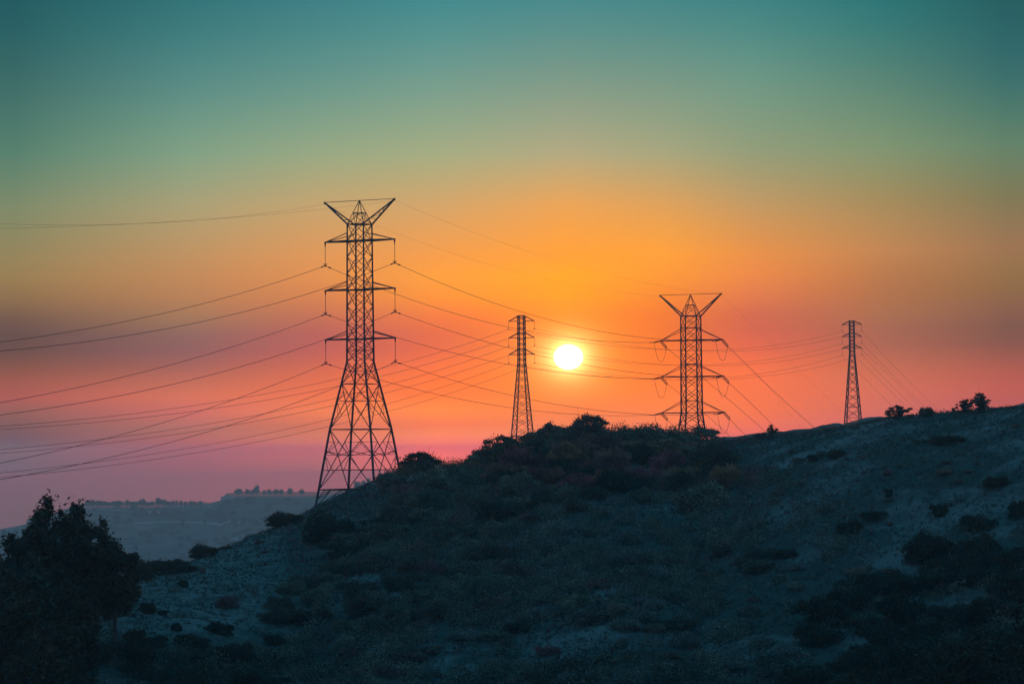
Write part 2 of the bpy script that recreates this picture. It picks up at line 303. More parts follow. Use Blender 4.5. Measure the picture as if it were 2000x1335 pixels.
def H(x, y):
    x = np.asarray(x, float); y = np.asarray(y, float)
    d = np.maximum(y, 5.0); u = 1000+F*x/d
    vh = HOR-(u-1000)*math.tan(R(ROLL))
    S = np.interp(u, SU, SV); Rr = np.interp(u, RU, RV); k = np.interp(u, KU, KV)
    zR = -(S-vh)/F*Rr
    D0 = 250.0; z0 = -(1500-HOR)/F*D0
    s = (d-D0)/(Rr-D0)
    sc = np.clip(s, 0, 1)
    zf = z0+(zR-z0)*(1-(1-sc)**1.35) + np.minimum(s, 0)*6.0
    lo = np.clip((620-u)/500, 0, 1)                       # the left spur is a rounder nose
    zf += lo*2.5*np.sin(sc*math.pi)
    e = np.maximum(d-Rr, 0)
    zb = -(S+k*e/100-vh)/F*d
    z = np.where(s < 1, zf, zb)
    t = np.clip((d-1400)/1500, 0, 1); t = t*t*(3-2*t)
    zl = np.where(s < 1, z, np.maximum(z, -200)); z = zl*(1-t)+(-214)*t
    amp = np.clip(np.abs(d-Rr)/60, 0.12, 1)*np.clip((1500-d)/400, 0, 1)
    n = 1.5*_noise2(x+y*0.35, y*0.5, 22, 1)+0.8*_noise2(x, y, 9, 2)+0.35*_noise2(x, y, 3.5, 3)
    # shallow gullies running down the slope
    gl = np.abs(_noise2(x-0.35*y, y*0.25, 30, 5)); n += 2.2*(gl-0.35)
    z = z+n*amp+0.10*_noise2(x, y, 1.3, 4)
    return z
def ground_at(u, v):
    """first point of the hillside seen at photograph pixel (u,v)"""
    ds = np.arange(255, 640, 0.5)
    k = CR @ np.array([(u-1000)/F, -(v-667.5)/F, -1.0]); k = k/k[1]
    zz = H(k[0]*ds, ds)-k[2]*ds
    i = np.argmax(zz > 0)
    if not (zz > 0).any(): i = int(np.argmax(zz))
    d = ds[i]; return np.array([k[0]*d, d, float(H(k[0]*d, d))])
GAPS = [(1300, 1000, 60, 18), (1240, 1075, 90, 16), (1190, 1170, 50, 22), (860, 1240, 40, 30), (880, 1305, 50, 26), (720, 1140, 50, 20), (1420, 965, 40, 12), (620, 1290, 30, 15), (1260,925,40,14), (1300, 935,30,10), (1820,1180,70,10), (1780,1245,70,9), (1885,1225,30,9), (1600,1160,60,10)]
def notgap(u, v):
    m_ = np.ones_like(u)
    for a, b, c, e in GAPS: m_ *= 1-0.92*(((u-a)/c)**2+((v-b)/e)**2 < 1)
    return m_
def brushmask(u, v, x, d):
    f = np.interp(u, [600, 730, 820, 1380, 1460, 1560, 1700], [0, .6, 1, 1, .5, .25, 0.05])
    f = f*np.clip((v-np.interp(u, [0, 500, 640, 760], [1290, 1190, 1100, 910]))/40, 0, 1)
    f = np.maximum(f, np.clip((v-np.interp(u, [200, 500, 700], [1270, 1230, 1190]))/80, 0, .9)*(u > 200)); f = np.maximum(f, np.clip((v-np.interp(u, [1500, 1650, 2000], [1250, 1120, 1090]))/40, 0, .95)*(u > 1500))
    return f*notgap(u, v)*np.clip(_noise2(x, d*0.6, 17, 31)*1.6+0.75, 0.05, 1)
def grid_mesh(name, A, D, fn, m_):
    aa, dd = np.meshgrid(A, D); xx = aa*dd; zz = fn(xx, dd)
    V = np.stack([xx, dd, zz], -1).reshape(-1, 3); n = len(A); r = len(D)
    i = (np.arange(r-1)[:, None]*n+np.arange(n-1)[None]).reshape(-1)
    return link(name, mesh(name, V, np.stack([i, i+1, i+n+1, i+n], -1), m_, True))
A_ = (np.concatenate([np.linspace(-1600, -300, 50)[:-1], np.linspace(-300, 2300, 560), np.linspace(2300, 3600, 50)[1:]])-1000)/F
D_ = np.concatenate([np.geomspace(15, 240, 40)[:-1], np.arange(240, 560, 0.8), np.geomspace(560, 3100, 170)])
hill = grid_mesh('hillside_ground', A_, D_, H, M_GROUND); tag(hill, kind='structure')
co = np.empty(len(hill.data.vertices)*3, np.float32); hill.data.vertices.foreach_get('co', co); co = co.reshape(-1, 3).astype(float)
_u = 1000+F*co[:, 0]/co[:, 1]; _v = HOR-(_u-1000)*math.tan(R(ROLL))-co[:, 2]/co[:, 1]*F
_b = np.where(co[:, 1] < 560, brushmask(_u, _v, co[:, 0], co[:, 1]), 0)
_s = np.clip((600-_u)/120, 0, 1)*np.clip((_u-120)/60, 0, 1)*np.clip((1270-_v)/70, 0, 1)*np.where(co[:, 1] < 560, 1, 0)
for nm_, va_ in (('brush', _b), ('bare', _s)):
    at_ = hill.data.attributes.new(nm_, 'FLOAT', 'POINT'); at_.data.foreach_set('value', np.clip(va_, 0, 1).astype(np.float32))

# the plain beyond
pl = link('plain', mesh('plain', [(-30000, -600, -215), (30000, -600, -215), (30000, 30000, -215), (-30000, 30000, -215)], [(0, 1, 2, 3)], M_PLAIN)); tag(pl, kind='structure')
# far hill with terraces
TU = [-900, -400, -100, 0, 60, 110, 160, 200, 400, 408, 428, 440, 470, 620, 700, 800, 1000, 1300, 1700]
TV = [1150, 1100, 1070, 1048, 1036, 1012, 992, 990, 990, 992, 987, 972, 968, 968, 957, 946, 942, 945, 960]
FD = 5200.0
def HF(x, y):
    u = 1000+F*x/y; vh = HOR-(u-1000)*math.tan(R(ROLL))
    zt = -(np.interp(u, TU, TV)-vh)/F*FD
    n = 20*_noise2(x, y, 300, 11)+11*_noise2(x, y, 110, 12)+5*_noise2(x, y, 45, 13)+2*_noise2(x, y, 17, 14)
    s = np.clip((y-4250)/(5180-4250), 0, 1)
    h = s*1.0
    for c in (0.5, 0.9):                      # benches cut into the face
        h = h-0.04*np.exp(-((s-c-0.03)/0.025)**2)+0.025*np.exp(-((s-c+0.03)/0.03)**2)
    z = -225+(zt+225)*np.clip(h, -0.1, 1)+n*np.clip((5150-y)/200, 0.02, 1)*np.clip(s*5, 0, 1)
    b = np.clip((y-5800)/900, 0, 1)
    return z*(1-b)+(-235)*b
fh = grid_mesh('far_hill', (np.linspace(-900, 1700, 420)-1000)/F, np.concatenate([np.arange(4200, 5280, 6.0), np.linspace(5280, 6800, 40)]), HF, M_FARGROUND)
tag(fh, kind='structure')
def far_ground(u, v):
    k = CR @ np.array([(u-1000)/F, -(v-667.5)/F, -1.0]); k = k/k[1]
    ds = np.arange(4260, 5270, 2.0); zz = HF(k[0]*ds, ds)-k[2]*ds
    j = int(np.argmax(zz > 0)) if (zz > 0).any() else int(np.argmax(zz)); d = ds[j]
    return np.array([k[0]*d, d, float(HF(k[0]*d, d))])
def strip(name, pts, w):
    V = []; Fc = []; d0 = np.array([far_ground(u, v)[1] for u, v in pts]); d0 = np.convolve(np.pad(d0, 3, 'edge'), np.ones(7)/7, 'valid')
    for i, (u, v) in enumerate(pts):
        for o in (-w/2, w/2):
            y = d0[i]+o; x = (u-1000)/F*d0[i]; V.append((x, y, float(HF(x, y))+1.0))
        if i: n = 2*i; Fc.append((n-2, n-1, n+1, n))
    o = link(name, mesh(name, V, Fc, M_ROAD)); tag(o, kind='structure'); return o
strip('dirt_road', [(u, 1021+1.2*math.sin(u/31)) for u in range(262, 486, 6)], 12)
strip('dirt_road', [(u, 996+1.0*math.sin(u/17)) for u in range(168, 250, 6)], 9)
strip('dirt_road', [(435+i*6, 1063-i*1.2) for i in range(9)], 50)

# ------------------------------------------------------------------ lattice towers
def corner(hs, k):
    sx, sy = ((-1, -1), (1, -1), (1, 1), (-1, 1))[k]
    return sx*hs, sy*hs
class Tower:
    def __init__(s, u, d, theta, label, cat='pylon', base_v=None):
        p = P(u, base_v, d); s.d = d; s.u = u
        s.base = np.array([p[0], p[1], float(H(p[0], p[1]))]); s.th = theta
        s.root = empty('transmission_tower', s.base, -theta); tag(s.root, label, cat)
        c, n = math.cos(theta), math.sin(theta); s.ax = np.array([c, -n, 0]); s.ay = np.array([n, c, 0])
    def z(s, v):  # local height of photograph row v at the tower axis
        return P(s.u, v, s.d)[2]-s.base[2]
    def W(s, q): return s.base+s.ax*q[0]+s.ay*q[1]+np.array([0, 0, q[2]])
    def L(s, w): e = np.array(w)-s.base; return np.array([e@s.ax, e@s.ay, e[2]])
    def legs(s, levels, w0, w1, foot=True):
        """levels: [(z, halfside)] from the top down; the last is flared on to the ground"""
        (za, ha), (zb, hb) = levels[-2], levels[-1]; sl = (hb-ha)/(zb-za); s.feet = []
        for k in range(4):
            z = zb
            for _ in range(30):
                h = hb+sl*(z-zb); q = s.W((*corner(h, k), z)); g = float(H(q[0], q[1]))
                z += (g-q[2])*0.6
            h = hb+sl*(z-zb); m = MB(); pts = [(*corner(hh, k), zz) for zz, hh in levels]+[(*corner(h, k), z)]
            s.feet.append((np.array(pts[-1]), h))
            ztop = levels[0][0]
            for a, b in zip(pts, pts[1:]):
                wa = w1+(w0-w1)*(a[2]/ztop); wb = w1+(w0-w1)*(max(b[2], 0)/ztop)
                m.bar(a, b, wa, wb)
            leg = m.build('leg', M_STEEL, s.root)
            if foot:
                f = MB(); f.tube([(pts[-1][0], pts[-1][1], z+0.5), (pts[-1][0], pts[-1][1], z-1.2)], 0.5, 10)
                f.build('footing', M_CONC, leg)
    def xpanel(s, m, za, ha, zb, hb, w, sub=False, belt=False):
        for k in range(4):
            a0 = np.array([*corner(ha, k), za]); a1 = np.array([*corner(ha, (k+1) % 4), za])
            b0 = np.array([*corner(hb, k), zb]); b1 = np.array([*corner(hb, (k+1) % 4), zb])
            m.bar(a0, b1, w); m.bar(a1, b0, w)
            if belt: m.bar(b0, b1, w)
            if sub:
                # redundant members: half-way belt and short struts
                t = ha/(ha+hb); c = a0+(b1-a0)*t
                ma = a0+(b0-a0)*t; mb = a1+(b1-a1)*t
                m.bar(ma, c, w*0.7); m.bar(mb, c, w*0.7)
                qa = (a0+ma)/2; m.bar(qa, (a0+c)/2, w*0.6); m.bar(ma, (a0+c)/2, w*0.6)
                qb = (a1+mb)/2; m.bar(qb, (a1+c)/2, w*0.6); m.bar(mb, (a1+c)/2, w*0.6)
                m.bar(ma, (b0+c)/2, w*0.6); m.bar(mb, (b1+c)/2, w*0.6)
    def ring(s, m, z, h, w, diag=False):
        for k in range(4):
            m.bar((*corner(h, k), z), (*corner(h, (k+1) % 4), z), w)
        if diag: m.bar((*corner(h, 0), z), (*corner(h, 2), z), w*0.7); m.bar((*corner(h, 1), z), (*corner(h, 3), z), w*0.7)
    def string(s, p, q, r=0.13, n=14, parent=None, name='insulator'):
        p = np.array(p, float); q = np.array(q, float); m = MB(); m.tube([p, q], 0.035, 5)
        d = (q-p)/np.linalg.norm(q-p); L = np.linalg.norm(q-p)
        for i in range(n):
            c = p+(q-p)*((i+0.8)/(n+0.6)); m.tube([c-d*L/n*0.22, c+d*L/n*0.12], [r*0.45, r], 8)
        return m.build(name, M_CERAM, parent or s.root)

def lerp(a, b, t): return a+(b-a)*t
# --- big tower, left of the sun
A = Tower(705.5, 511, R(24.5), 'tall lattice power tower left of the sun, largest of the four', base_v=958)
zA = A.z; up = 1.82
rows = [438, 470, 502, 534, 566, 598, 630, 662, 684, 706]
lv = [(zA(438), up)]+[(zA(v), up+0.0006*(v-438)) for v in rows[1:]]
fl = [(749.5, 2.75), (794, 3.65), (838, 4.55), (880, 5.15), (917, 5.68), (955, 6.22)]
lower = [(zA(v), h) for v, h in fl]
A.legs([lv[0], lv[-1]]+lower[2:3]+lower[-1:], 0.22, 0.35)
m = MB()
for (a, ha), (b, hb) in zip(lv, lv[1:]): A.xpanel(m, a, ha, b, hb, 0.11)
for i in (0, 1, 4, 7): A.ring(m, lv[i][0], lv[i][1], 0.16, True)
A.ring(m, zA(684), up+0.15, 0.10)
m.build('upper_bracing', M_STEEL, A.root)
m = MB()
A.xpanel(m, lv[-1][0], lv[-1][1], *lower[0], 0.12, sub=True, belt=True)
A.xpanel(m, *lower[0], *lower[2], 0.13, sub=True)
A.ring(m, *lower[2], 0.2)
A.xpanel(m, *lower[2], *lower[-1], 0.14, sub=True)
A.ring(m, *lower[4], 0.12)
# hip bracing between the faces
for k in range(4):
    z1, h1 = lower[3]; mid = lambda kk, h, z: np.array([(corner(h, kk)[0]+corner(h, (kk+1) % 4)[0])/2, (corner(h, kk)[1]+corner(h, (kk+1) % 4)[1])/2, z])
    m.bar((*corner(h1, k), z1), mid(k, h1*0.98, z1-1.0), 0.11); m.bar((*corner(h1, (k+1) % 4), z1), mid(k, h1*0.98, z1-1.0), 0.11)
zb, hb = lower[-1]
A.ring(m, zb, hb, 0.26)
for k in range(4):   # leg extension bracing down to the ground
    f, h = A.feet[k]
    for kk in ((k+1) % 4, (k-1) % 4):
        c = np.array([*corner(hb, k), zb]); e = np.array([*corner(hb, kk), zb])
        L_ = abs(f[2]-zb)
        m.bar(c+(e-c)*min(0.42, 0.12+L_*0.09), f+(c-f)*0.08, 0.17)
        m.bar(c+(e-c)*min(0.22, 0.06+L_*0.045), f+(c-f)*0.5, 0.13)
m.build('lower_bracing', M_STEEL, A.root)
def peak(T, vtop, vmid, vring, h, w):
    m = MB(); zt, zm, zr = T.z(vtop), T.z(vmid), T.z(vring); t = (zt-zm)/(zt-zr)
    for k in range(4): m.bar((0, 0, zt), (*corner(h, k), zr), w)
    T.ring(m, zm, h*t, w)
    for k in range(4): m.bar((*corner(h*t, k), zm), (*corner(h, (k+1) % 4), zr), w*0.7); m.bar((*corner(h*t, (k+1) % 4), zm), (*corner(h, k), zr), w*0.7)
    m.build('peak', M_STEEL, T.root)
def horns(T, vtip, vring, vlow, h, span, w):
    for sx in (-1, 1):
        m = MB(); tip = np.array([sx*span, 0, T.z(vtip)]); zr, zl = T.z(vring), T.z(vlow)
        for sy in (-1, 1):
            a = np.array([sx*h, sy*h, zr]); m.bar(a, tip, w*1.25)
        b0 = np.array([sx*h, -h, zr]); b1 = np.array([sx*h, h, zr])
        inner = np.array([0, 0, zr])+np.array([sx*h, 0, 0])
        for t in (0.22, 0.45, 0.68): m.bar(b0+(tip-b0)*t, b1+(tip-b1)*t, w*0.5)
        m.bar(b0+(tip-b0)*.22, b1+(tip-b1)*.45, w*.5); m.bar(b1+(tip-b1)*.45, b0+(tip-b0)*.68, w*.5)
        m.tube([tip+[0, 0, 0.12], tip-[0, 0, 0.35]], 0.12, 6)
        m.build('horn', M_STEEL, T.root)
    m = MB(); m.bar((-span, 0, T.z(vtip)), (span, 0, T.z(vtip)), w*0.55); m.build('top_bar', M_STEEL, T.root)
peak(A, 391, 416, 438, up, 0.12)
horns(A, 391.5, 438, 452, up, 7.98, 0.2)
def arm(T, sx, varm, vtie, h, span, w, droop=0.0, sub=True):
    """one side of a cross arm: two bottom chords meeting at the tip, two ties above"""
    m = MB(); zc, zt = T.z(varm), T.z(vtie); tip = np.array([sx*span, 0, zc])
    ps = []
    for sy in (-1, 1):
        a = np.array([sx*h, sy*h, zc]); b = np.array([sx*h, sy*h, zt]); ps.append((a, b))
        m.bar(a, tip, w); m.bar(b, tip, w*0.55)
    if sub:
        n = 4
        for i in range(1, n):
            t = i/n; m.bar(ps[0][0]+(tip-ps[0][0])*t, ps[1][0]+(tip-ps[1][0])*t, w*0.45)
            t2 = (i-1)/n; m.bar(ps[0][0]+(tip-ps[0][0])*t2, ps[1][0]+(tip-ps[1][0])*t, w*0.4)
    return m.build('cross_arm', M_STEEL, T.root), tip
spanA = 7.85
ends = {}
for lvl, (va, vt, vs) in enumerate(((470, 455, 516), (565, 550, 611), (661.5, 646, 708))):
    for sx in (-1, 1):
        o, tip = arm(A, sx, va, vt, up+0.02*lvl, spanA, 0.26)
        q = tip.copy(); q[2] = A.z(vs)
        m = MB(); m.bar(tip+[0, 0, 0.1], tip-[0, 0, 0.9], 0.3, 0.12); m.build('hanger', M_STEEL, o)
        st = A.string(tip-[0, 0, 0.8], q+[0, 0, 0.35], 0.12, 20, o)
        y = MB(); y.bar(q+[-0.45, 0, 0.3], q+[0.45, 0, 0.3], 0.12); y.bar(q+[-0.3, 0, 0.05], q+[0.3, 0, 0.05], 0.1); y.bar(q+[0, 0, 0.4], q-[0, 0, 0.1], 0.14)
        y.bar(q+[0, -0.7, -0.1], q+[0, 0.7, -0.1], 0.14); y.build('clamp', M_STEEL, st)
        ends['A', lvl, sx] = A.W(q)
for sx in (-1, 1): ends['A', 'g', sx] = A.W((sx*7.98, 0, zA(391.5)-0.35))
# --- second tower, right of the sun: dead-end strings
C = Tower(1352, 615, R(21), 'lattice power tower right of the sun with slanted insulators and loops', base_v=866)
zC = C.z; up = 1.93
rc = [617, 640, 664, 687.5, 711, 735, 758, 782, 805.5]
lvC = [(zC(v), up+0.0006*(v-617)) for v in rc]
C.legs([lvC[0], lvC[-1], (zC(843), 2.55)], 0.24, 0.34)
m = MB()
for (a, ha), (b, hb) in zip(lvC, lvC[1:]): C.xpanel(m, a, ha, b, hb, 0.115)
for i, dd in ((0, 1), (1, 0), (2, 1), (4, 0), (5, 1), (7, 0), (8, 1)): C.ring(m, lvC[i][0], lvC[i][1], 0.15, bool(dd))
C.xpanel(m, *lvC[-1], zC(826), 2.28, 0.14); C.xpanel(m, zC(826), 2.28, zC(848), 2.64, 0.14)
C.xpanel(m, zC(848), 2.64, min(zC(866), 1.0), 2.93, 0.14)
m.build('body_bracing', M_STEEL, C.root)
peak(C, 575, 595.5, 617, up, 0.12)
horns(C, 574.5, 617, 630, up, 7.75, 0.2)
dA = (A.base-C.base); dA[2] = 0; dA /= np.linalg.norm(dA)
dR = np.array([0.42, 0.9, 0]); dR /= np.linalg.norm(dR)
for lvl, (va, vt) in enumerate(((664, 642), (735, 714), (805.5, 783))):
    for sx in (-1, 1):
        o, tip = arm(C, sx, va, vt, up+0.03*lvl, 7.7+(0.12*lvl if sx > 0 else 0), 0.24)
        wt = C.W(tip)
        Ls = 3.0
        eL = wt+dA*Ls*0.97+np.array([0, 0, -0.45])
        dr = dR*0.80+np.array([0.18, 0, -0.52]); dr /= np.linalg.norm(dr); eR = wt+dr*3.1
        lL, lR = C.L(eL), C.L(eR)
        for e in (lL, lR):
            side = np.cross(e-tip, [0, 0, 1]); side /= np.linalg.norm(side); side *= 0.24
            if e is lR: side = np.array([0, 0, 0.17])+side*0.5
            for sg in (-1, 1): C.string(tip+side*sg, e+side*sg, 0.13, 14, o)
            for q in (tip, e): m = MB(); m.bar(q-side*1.2, q+side*1.2, 0.12); m.build('yoke', M_STEEL, o)
        # jumper loop hanging under the arm
        pts = []
        for i in range(25):
            t = i/24; p = lL*(1-t)+lR*t; p = p+np.array([0, 0, -4.0*(1-abs(2*t-1)**2.3)]); pts.append(p)
        m = MB(); m.tube(pts, 0.045, 5); m.build('jumper_cable', M_CABLE, o, True)
        ends['CL', lvl, sx] = eL; ends['CR', lvl, sx] = eR
for sx in (-1, 1): ends['C', 'g', sx] = C.W((sx*7.75, 0, zC(574.5)-0.3))
# --- the two slim towers
def slim(u, d, theta, label, base_v, vt, arms, vst, hs, halfspan, wst, hbot, vbot, key, npan, vb2):
    T = Tower(u, d, theta, label, base_v=base_v); z = T.z
    top = (z(vt), hs); waist = (z(wst), hs*1.08); bot = (z(vbot), hbot)
    g_ = 1.35 if key == 'D' else 1.0; T.legs([top, waist, bot], 0.26*g_, 0.34*g_)
    m = MB(); n = npan[0]
    for i in range(n):
        a = lerp(top[0], waist[0], i/n); b = lerp(top[0], waist[0], (i+1)/n)
        T.xpanel(m, a, hs*(1+.08*i/n), b, hs*(1+.08*(i+1)/n), 0.12*g_)
    T.ring(m, *top, 0.18, True)
    hh = lambda zz: waist[1]+(bot[1]-waist[1])*(zz-waist[0])/(bot[0]-waist[0])
    n = npan[1]; zz = [waist[0]+(bot[0]-waist[0])*((i/n)**1.15) for i in range(n+1)]
    for i in range(n): T.xpanel(m, zz[i], hh(zz[i]), zz[i+1], hh(zz[i+1]), 0.12*g_)
    T.ring(m, zz[n//2], hh(zz[n//2]), 0.12); T.ring(m, z(vb2), hh(z(vb2)), 0.16)
    T.ring(m, *bot, 0.14)
    T.xpanel(m, *bot, max(bot[0]-4, 0.8), hh(max(bot[0]-4, 0.8)), 0.12)
    m.build('bracing', M_STEEL, T.root)
    dv = arms[1]-arms[0]
    for lvl, va in enumerate(arms):
        for sx in (-1, 1):
            o, tip = arm(T, sx, va, vt+0.5+lvl*dv, hs, halfspan, 0.17, sub=False)
            # heavy upper chord
            m = MB(); m.bar((sx*hs, 0, z(vt+0.5+lvl*dv)), tip, 0.28*g_); m.build('strut', M_STEEL, o)
            q = tip-np.array([0, 0, z(va)-z(vst[lvl])]); st = T.string(tip-[0, 0, 0.2], q+[0, 0, 0.15], 0.13, 12, o)
            y = MB(); y.bar(q+[-0.25, 0, 0.1], q+[0.25, 0, 0.1], 0.12); y.bar(q+[0, -0.6, 0], q+[0, 0.6, 0], 0.12); y.bar(q+[0, 0, .2], q-[0, 0, .1], .14); y.build('clamp', M_STEEL, st)
            ends[key, lvl, sx] = T.W(q)
    return T
B = slim(1020.5, 794, R(17), 'slim lattice power tower just left of the sun, standing behind the brush', 868, 616, (627, 659.5, 692), (642.5, 675.5, 709), 0.93, 4.2, 707, 2.75, 852, 'B', (9, 9), 851)
D = slim(1666.5, 1110, R(17), 'slim lattice power tower farthest right, rising behind the ridge', 840, 626, (633.5, 657, 679.5), (646.5, 670, 693), 0.95, 4.3, 689, 3.1, 815, 'D', (9, 9), 795)

# ------------------------------------------------------------------ wires
def wire(p0, p1xy, cons, r, label, group, length=1.0, p1=None, damp=False, cat='power line'):
    """a cable from p0 whose parabola passes the given sight lines; or hangs between p0 and p1"""
    p0 = np.array(p0, float); 
    if p1 is not None: p1xy = p1[:2]
    d = np.array(p1xy, float)-p0[:2]
    def t_at(u, v):
        k = CR @ np.array([(u-1000)/F, -(v-667.5)/F, -1.0]); a = k[0]/k[1]; zr = k[2]/k[1]
        t = (a*p0[1]-p0[0])/(d[0]-a*d[1]); return t, zr*(p0[1]+d[1]*t)
    if p1 is not None:
        t, z = t_at(*cons[0]); dz = p1[2]-p0[2]; c = (z-p0[2]-dz*t)/(t*t-t); b = dz-c
    else:
        (t1, z1), (t2, z2) = t_at(*cons[0]), t_at(*cons[1])
        M_ = np.array([[t1, t1*t1], [t2, t2*t2]]); b, c = np.linalg.solve(M_, [z1-p0[2], z2-p0[2]])
    n = 70; pts = [np.array([*(p0[:2]+d*t), p0[2]+b*t+c*t*t]) for t in np.linspace(0, length, n)]
    m = MB(); m.tube(pts, r, 5)
    if damp:
        L = np.linalg.norm(d)
        for dist in ([1.35]+([L-1.35] if p1 is not None else [])):
            t = dist/L; q = np.array([*(p0[:2]+d*t), p0[2]+b*t+c*t*t]); e = np.array([*d/L, (b+2*c*t)/L])
            m.tube([q-e*0.35, q+e*0.35], 0.13, 6)
    o = m.build('power_cable', M_CABLE, None, True)
    tag(o, label, cat, group)
    print('wire', label[:60], 'c=%.1f b=%.1f end z=%.1f' % (c, b, pts[-1][2]), [tuple(round(x) for x in PX(q)) for q in (pts[0], pts[n//2])])
    return o
NM = ('top', 'middle', 'bottom'); SD = {-1: 'left', 1: 'right'}
lA = -np.array([math.sin(R(24.5)), math.cos(R(24.5))])*300
cons = {(0, -1): ((281, 620), (0, 668)), (0, 1): ((429, 620), (0, 685)), (1, -1): ((288, 724), (0, 786)), (1, 1): ((320, 754), (0, 810)),
        (2, -1): ((416, 794), (0, 904)), (2, 1): ((384, 849), (0, 936))}
for (l, s), c in cons.items():
    p = ends['A', l, s]
    wire(p, p[:2]+lA, c, 0.045, f'cable from the {SD[s]} end of the tallest tower\'s {NM[l]} arm, leaving the picture at left', 'cables left of the tallest tower', damp=True)
for s, c in ((-1, ((231, 438), (0, 437))), (1, ((231, 438.5), (0, 446)))):
    p = ends['A', 'g', s]
    wire(p, p[:2]+lA, c, 0.016, f'faint thin shield wire from the {SD[s]} horn of the tallest tower, going left', 'cables left of the tallest tower')
cons = {(0, -1): (1000, 640), (0, 1): (1000, 603), (1, -1): (1000, 713), (1, 1): (1000, 681), (2, -1): (1000, 796), (2, 1): (1080, 788)}
for (l, s), c in cons.items():
    wire(ends['A', l, s], None, [c], 0.045, f'cable between the two horned towers from {SD[s]} end of the {NM[l]} arms', 'cables between the two horned towers', p1=ends['CL', l, s], damp=True)
for s, c in ((-1, (1000, 528)), (1, (1060, 500))):
    wire(ends['A', 'g', s], None, [c], 0.013, f'faint thin shield wire joining the {SD[s]} horns of the two horned towers', 'cables between the two horned towers', p1=ends['C', 'g', s])
cons = {(0, 1): ((1483, 736.5), (1598, 841)), (0, -1): ((1388, 750), (1486, 834)), (1, 1): ((1460, 781), (1507, 827)), (1, -1): ((1388, 817), (1434, 859)),
        (2, 1): ((1445, 838), (1462, 855)), (2, -1): ((1325, 841), (1345, 861))}
for (l, s), c in cons.items():
    p = ends['CR', l, s]
    wire(p, p[:2]+dR[:2]*130, c, 0.045, f'cable dropping right behind the ridge from {SD[s]} end of the horned tower\'s {NM[l]} arm', 'cables falling behind the ridge')
for s, c in ((1, ((1456, 621), (1560, 722))), (-1, ((1420, 672), (1500, 754)))):
    p = ends['C', 'g', s]
    wire(p, p[:2]+dR[:2]*130, c, 0.012, f'barely visible shield wire dropping right from the {SD[s]} horn of the tower right of sun', 'cables falling behind the ridge')
dB = (B.base-D.base)[:2]; dB = dB/np.linalg.norm(dB)*330
cons = {(0, -1): ((640, 744), (0, 832)), (0, 1): ((640, 758), (0, 838)), (1, -1): ((640, 781), (0, 877.6)), (1, 1): ((640, 794), (0, 885)),
        (2, -1): ((640, 819), (0, 923)), (2, 1): ((640, 833), (0, 932))}
for (l, s), c in cons.items():
    p = ends['B', l, s]
    wire(p, p[:2]+dB, c, 0.045, f'cable passing behind the tallest tower from the {SD[s]} end of the slim tower\'s {NM[l]} arm', 'cables left of the slim tower by the sun')
cons = {(0, -1): (1402, 683), (0, 1): (1402, 686), (1, -1): (1402, 711), (1, 1): (1402, 714), (2, -1): (1402, 738), (2, 1): (1402, 741)}
for (l, s), c in cons.items():
    wire(ends['B', l, s], None, [c], 0.045, f'cable between the two slim towers from {SD[s]} end of the {NM[l]} arms', 'cables between the two slim towers', p1=ends['D', l, s])
cons = {(0, 1): ((1741, 709), (1818, 786)), (1, 1): ((1741, 729), (1800, 788)), (2, 1): ((1741, 752), (1782, 792)),
        (0, -1): ((1715, 712), (1788, 784)), (1, -1): ((1708, 732), (1764, 788)), (2, -1): ((1700, 750), (1744, 794))}
for (l, s), c in cons.items():
    p = ends['D', l, s]
    wire(p, p[:2]-dB*0.6, c, 0.04, f'cable dropping right from the {SD[s]} end of the farthest slim tower\'s {NM[l]} arm', 'cables falling right of the farthest tower')

# ------------------------------------------------------------------ vegetation
def leaves(C_, size, jit=0.5, tilt=None, aspect=1.6):
    """leaf-sized diamonds centred on the given points"""
    n = len(C_); a = rng.normal(size=(n, 3)); a /= np.linalg.norm(a, axis=1)[:, None]
    if tilt is not None: a[:, 2] = a[:, 2]*(1-tilt)-tilt*1.2; a /= np.linalg.norm(a, axis=1)[:, None]
    b = np.cross(a, rng.normal(size=(n, 3))); b /= np.linalg.norm(b, axis=1)[:, None]
    s = size*(1+jit*(rng.random(n)-0.5)*2)
    a = a*(s*aspect/2)[:, None]; b = b*(s/2)[:, None]
    V = np.stack([C_+a, C_+b, C_-a, C_-b], 1).reshape(-1, 3)
    return V, np.arange(n*4).reshape(n, 4)
def dome_points(n, lobes, shell=0.35):
    out = []
    w = np.array([l[3]**2 for l in lobes]); w /= w.sum()
    for (x, y, z, r, fz), k in zip(lobes, (w*n).astype(int)+1):
        d = rng.normal(size=(k, 3)); d /= np.linalg.norm(d, axis=1)[:, None]; d[:, 2] = np.abs(d[:, 2])*1.0-0.15*rng.random(k)
        rad = r*(1-shell*rng.random(k)**1.5)*(1+0.15*rng.normal(size=k))
        p = d*rad[:, None]; p[:, 2] *= fz; out.append(p+[x, y, z])
    return np.concatenate(out)
def clumpy(p, s, keep, seed):
    q = p/s; n = _noise2(q[:, 0]*10+q[:, 2]*7, q[:, 1]*10-q[:, 2]*5, 10, seed)
    return p[n > keep]
BUSH = {}
